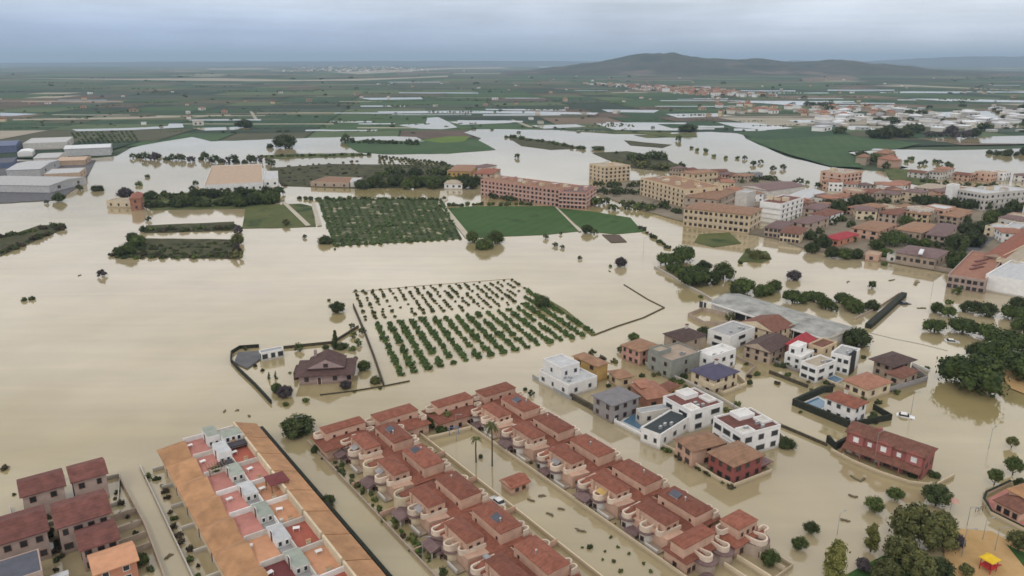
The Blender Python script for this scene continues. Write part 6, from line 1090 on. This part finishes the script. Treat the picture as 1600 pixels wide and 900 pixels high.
# ---------- more of the town: small houses filling the streets between the blocks
def townrow(where, a, b_, n, spread=3, size=(8, 13), h=(4, 7)):
    xs = sorted(random.uniform(-.4, .4) + i for i in range(n))
    for i, q in enumerate(xs):
        t = q / max(n - 1, 1); p = G(lerp(a[0], b_[0], t), lerp(a[1], b_[1], t) + random.uniform(-spread, spread)); wl, wn = random.choice((('offwhite', 'grey-white'), ('peach', 'peach'), ('cream_wall', 'cream'), ('white_wall', 'white'), ('stucco_tan', 'tan'), ('offwhite', 'grey-white')))
        rm, rn_, rf = random.choice((('tile_mauve', 'mauve', 'hip'), ('tile_tan', 'tan', 'hip'), ('tile_terracotta', 'terracotta', 'hip'), ('deck_tan', 'flat tan', 'flat'), ('deck_pale', 'flat pale', 'flat'), ('tile_brown', 'brown', 'gable')))
        house('town_house', '%s house with %s roof, %s %s' % (wn, rn_, nth(i, n), where), 'house', None, None, None, random.uniform(*h), frame=(p, random.choice((.62, .62, .2, -.25)) + random.uniform(-.06, .06), random.uniform(*size), random.uniform(*size)), wall=wl, roof=rf, rm=rm, floors=2, nR=3, nL=3, wsz=(1.3, 1.3), rise=1.3 if rf != 'flat' else None)
townrow('behind the waterfront houses', (1205, 344), (1300, 326), 8); townrow('on the middle town street', (1240, 334), (1400, 312), 9); townrow('behind the long yellow block', (1060, 276), (1160, 284), 7, 2); townrow('behind the waterfront block', (1110, 296), (1165, 316), 5, 2)
townrow('below the peach apartment', (1290, 300), (1400, 304), 7, 2); townrow('in the upper estate streets', (1400, 318), (1560, 312), 10, 3); townrow('by the right-hand town road', (1560, 385), (1640, 335), 7, 4); townrow('in the middle estate streets', (1330, 342), (1500, 346), 9, 3)
townrow('beyond the hotel', (1440, 280), (1620, 286), 9, 2); townrow('by the big white hall', (1560, 455), (1640, 470), 3, 3, (9, 12), (3, 4)); townrow('between the yellow blocks', (1010, 300), (1080, 320), 4, 2, (6, 9), (3, 5))
# rooftop clutter on the modern villas and terraces: tanks, air-conditioning units, solar panels
def clutter():
    k = 0
    for o in [o for o in bpy.data.objects if o.get('category') == 'villa' and o.name.split('.')[0] not in ('twin_villa', 'end_villa', 'corner_villa')]:
        rf = [c for c in o.children if c.name.startswith('roof') and not c.name.startswith('roof_b')]
        if not rf: continue
        x1 = max(v.co.x for v in rf[0].data.vertices); y1 = max(v.co.y for v in rf[0].data.vertices); z1 = max(v.co.z for v in rf[0].data.vertices)
        if z1 - min(v.co.z for v in rf[0].data.vertices) < .2:
            for j in range(3):
                x, y = random.uniform(.15, .8) * x1, random.uniform(.1, .35) * y1; b = MB(); b.box(x, y, z1, x + .9, y + .5, z1 + .7, 'metal_grey', 'deck_pale'); b.build('roof_unit', o)
clutter()
for i, v in enumerate(OV):
    for j, (x, y, nm) in enumerate(((36.2, 5.5, 'garden_table'), (28.6, 5.8, 'garden_table'))):
        if random.random() < .35: continue
        p = UV(x + random.uniform(-1, 1), v + y + random.uniform(-1, 1), 4.86); b = MB(); side = 'left' if x < 30 else 'right'
        if nm == 'parasol': t = thing('parasol', 'pale parasol on the left roof terrace, %s of the orange block' % nthe(i, 8), 'parasol', p); b.cyl((0, 0, 0), (0, 0, 1.9), .04, .04, 'metal_grey', 5); b.build('pole', t); b = MB(); b.cyl((0, 0, 1.8), (0, 0, 2.2), 1.0, .05, 'offwhite', 8); b.build('canopy', t)
        else:
            b.box(-.6, -.4, .68, .6, .4, .74, 'white_wall')
            for q in ((-.5, -.3), (.5, -.3), (.5, .3), (-.5, .3)): b.box(q[0] - .03, q[1] - .03, 0, q[0] + .03, q[1] + .03, .68, 'white_wall')
            o = b.build('garden_table'); o.location = p; o.rotation_euler = (0, 0, TH + random.uniform(-.4, .4)); tag(o, 'white table on the %s roof terrace, %s of the orange block' % (side, nthe(i, 8)), 'table')
garden_row('along the left villa fence', 53.4, [152 - 3.1 * i for i in range(28)], ['brownbush', 'bushdark', 'bush'], (.4, .9))
cluster('in the wet gardens of the modern villas', [(905, 600, 5, 'bushyellow'), (968, 600, 5, 'bush'), (1000, 628, 4, 'bush'), (1060, 612, 5, 'bushyellow'), (1172, 590, 6, 'brownbush'), (1185, 560, 6, 'bush'), (1225, 575, 5, 'brownbush'), (1262, 598, 4, 'bushyellow'), (1390, 612, 4, 'bush'), (1420, 600, 5, 'brownbush'), (1250, 645, 4, 'bush'), (1268, 610, 4, 'bush'), (1368, 662, 5, 'brownbush'), (1120, 605, 4, 'bush'), (1075, 720, 5, 'bush'), (1195, 722, 4, 'brownbush'), (1034, 690, 4, 'bush'), (1340, 712, 4, 'bushyellow'), (1400, 728, 5, 'bush'), (1148, 590, 5, 'olive'), (1300, 575, 4, 'bush'), (920, 598, 7, 'bush'), (910, 583, 6, 'bushyellow'), (950, 604, 6, 'bushdark'), (1008, 602, 7, 'bush'), (1022, 588, 6, 'bushyellow'), (1066, 597, 7, 'bush'), (1170, 600, 7, 'bushdark'), (1182, 586, 7, 'bush'), (1230, 588, 7, 'bush'), (1300, 617, 6, 'bush'), (1350, 627, 7, 'bushyellow'), (1372, 630, 7, 'bushdark'), (1402, 615, 7, 'bush'), (1152, 634, 7, 'bush'), (1188, 652, 7, 'bushyellow'), (1106, 604, 6, 'bushdark'), (1215, 600, 6, 'brownbush')])
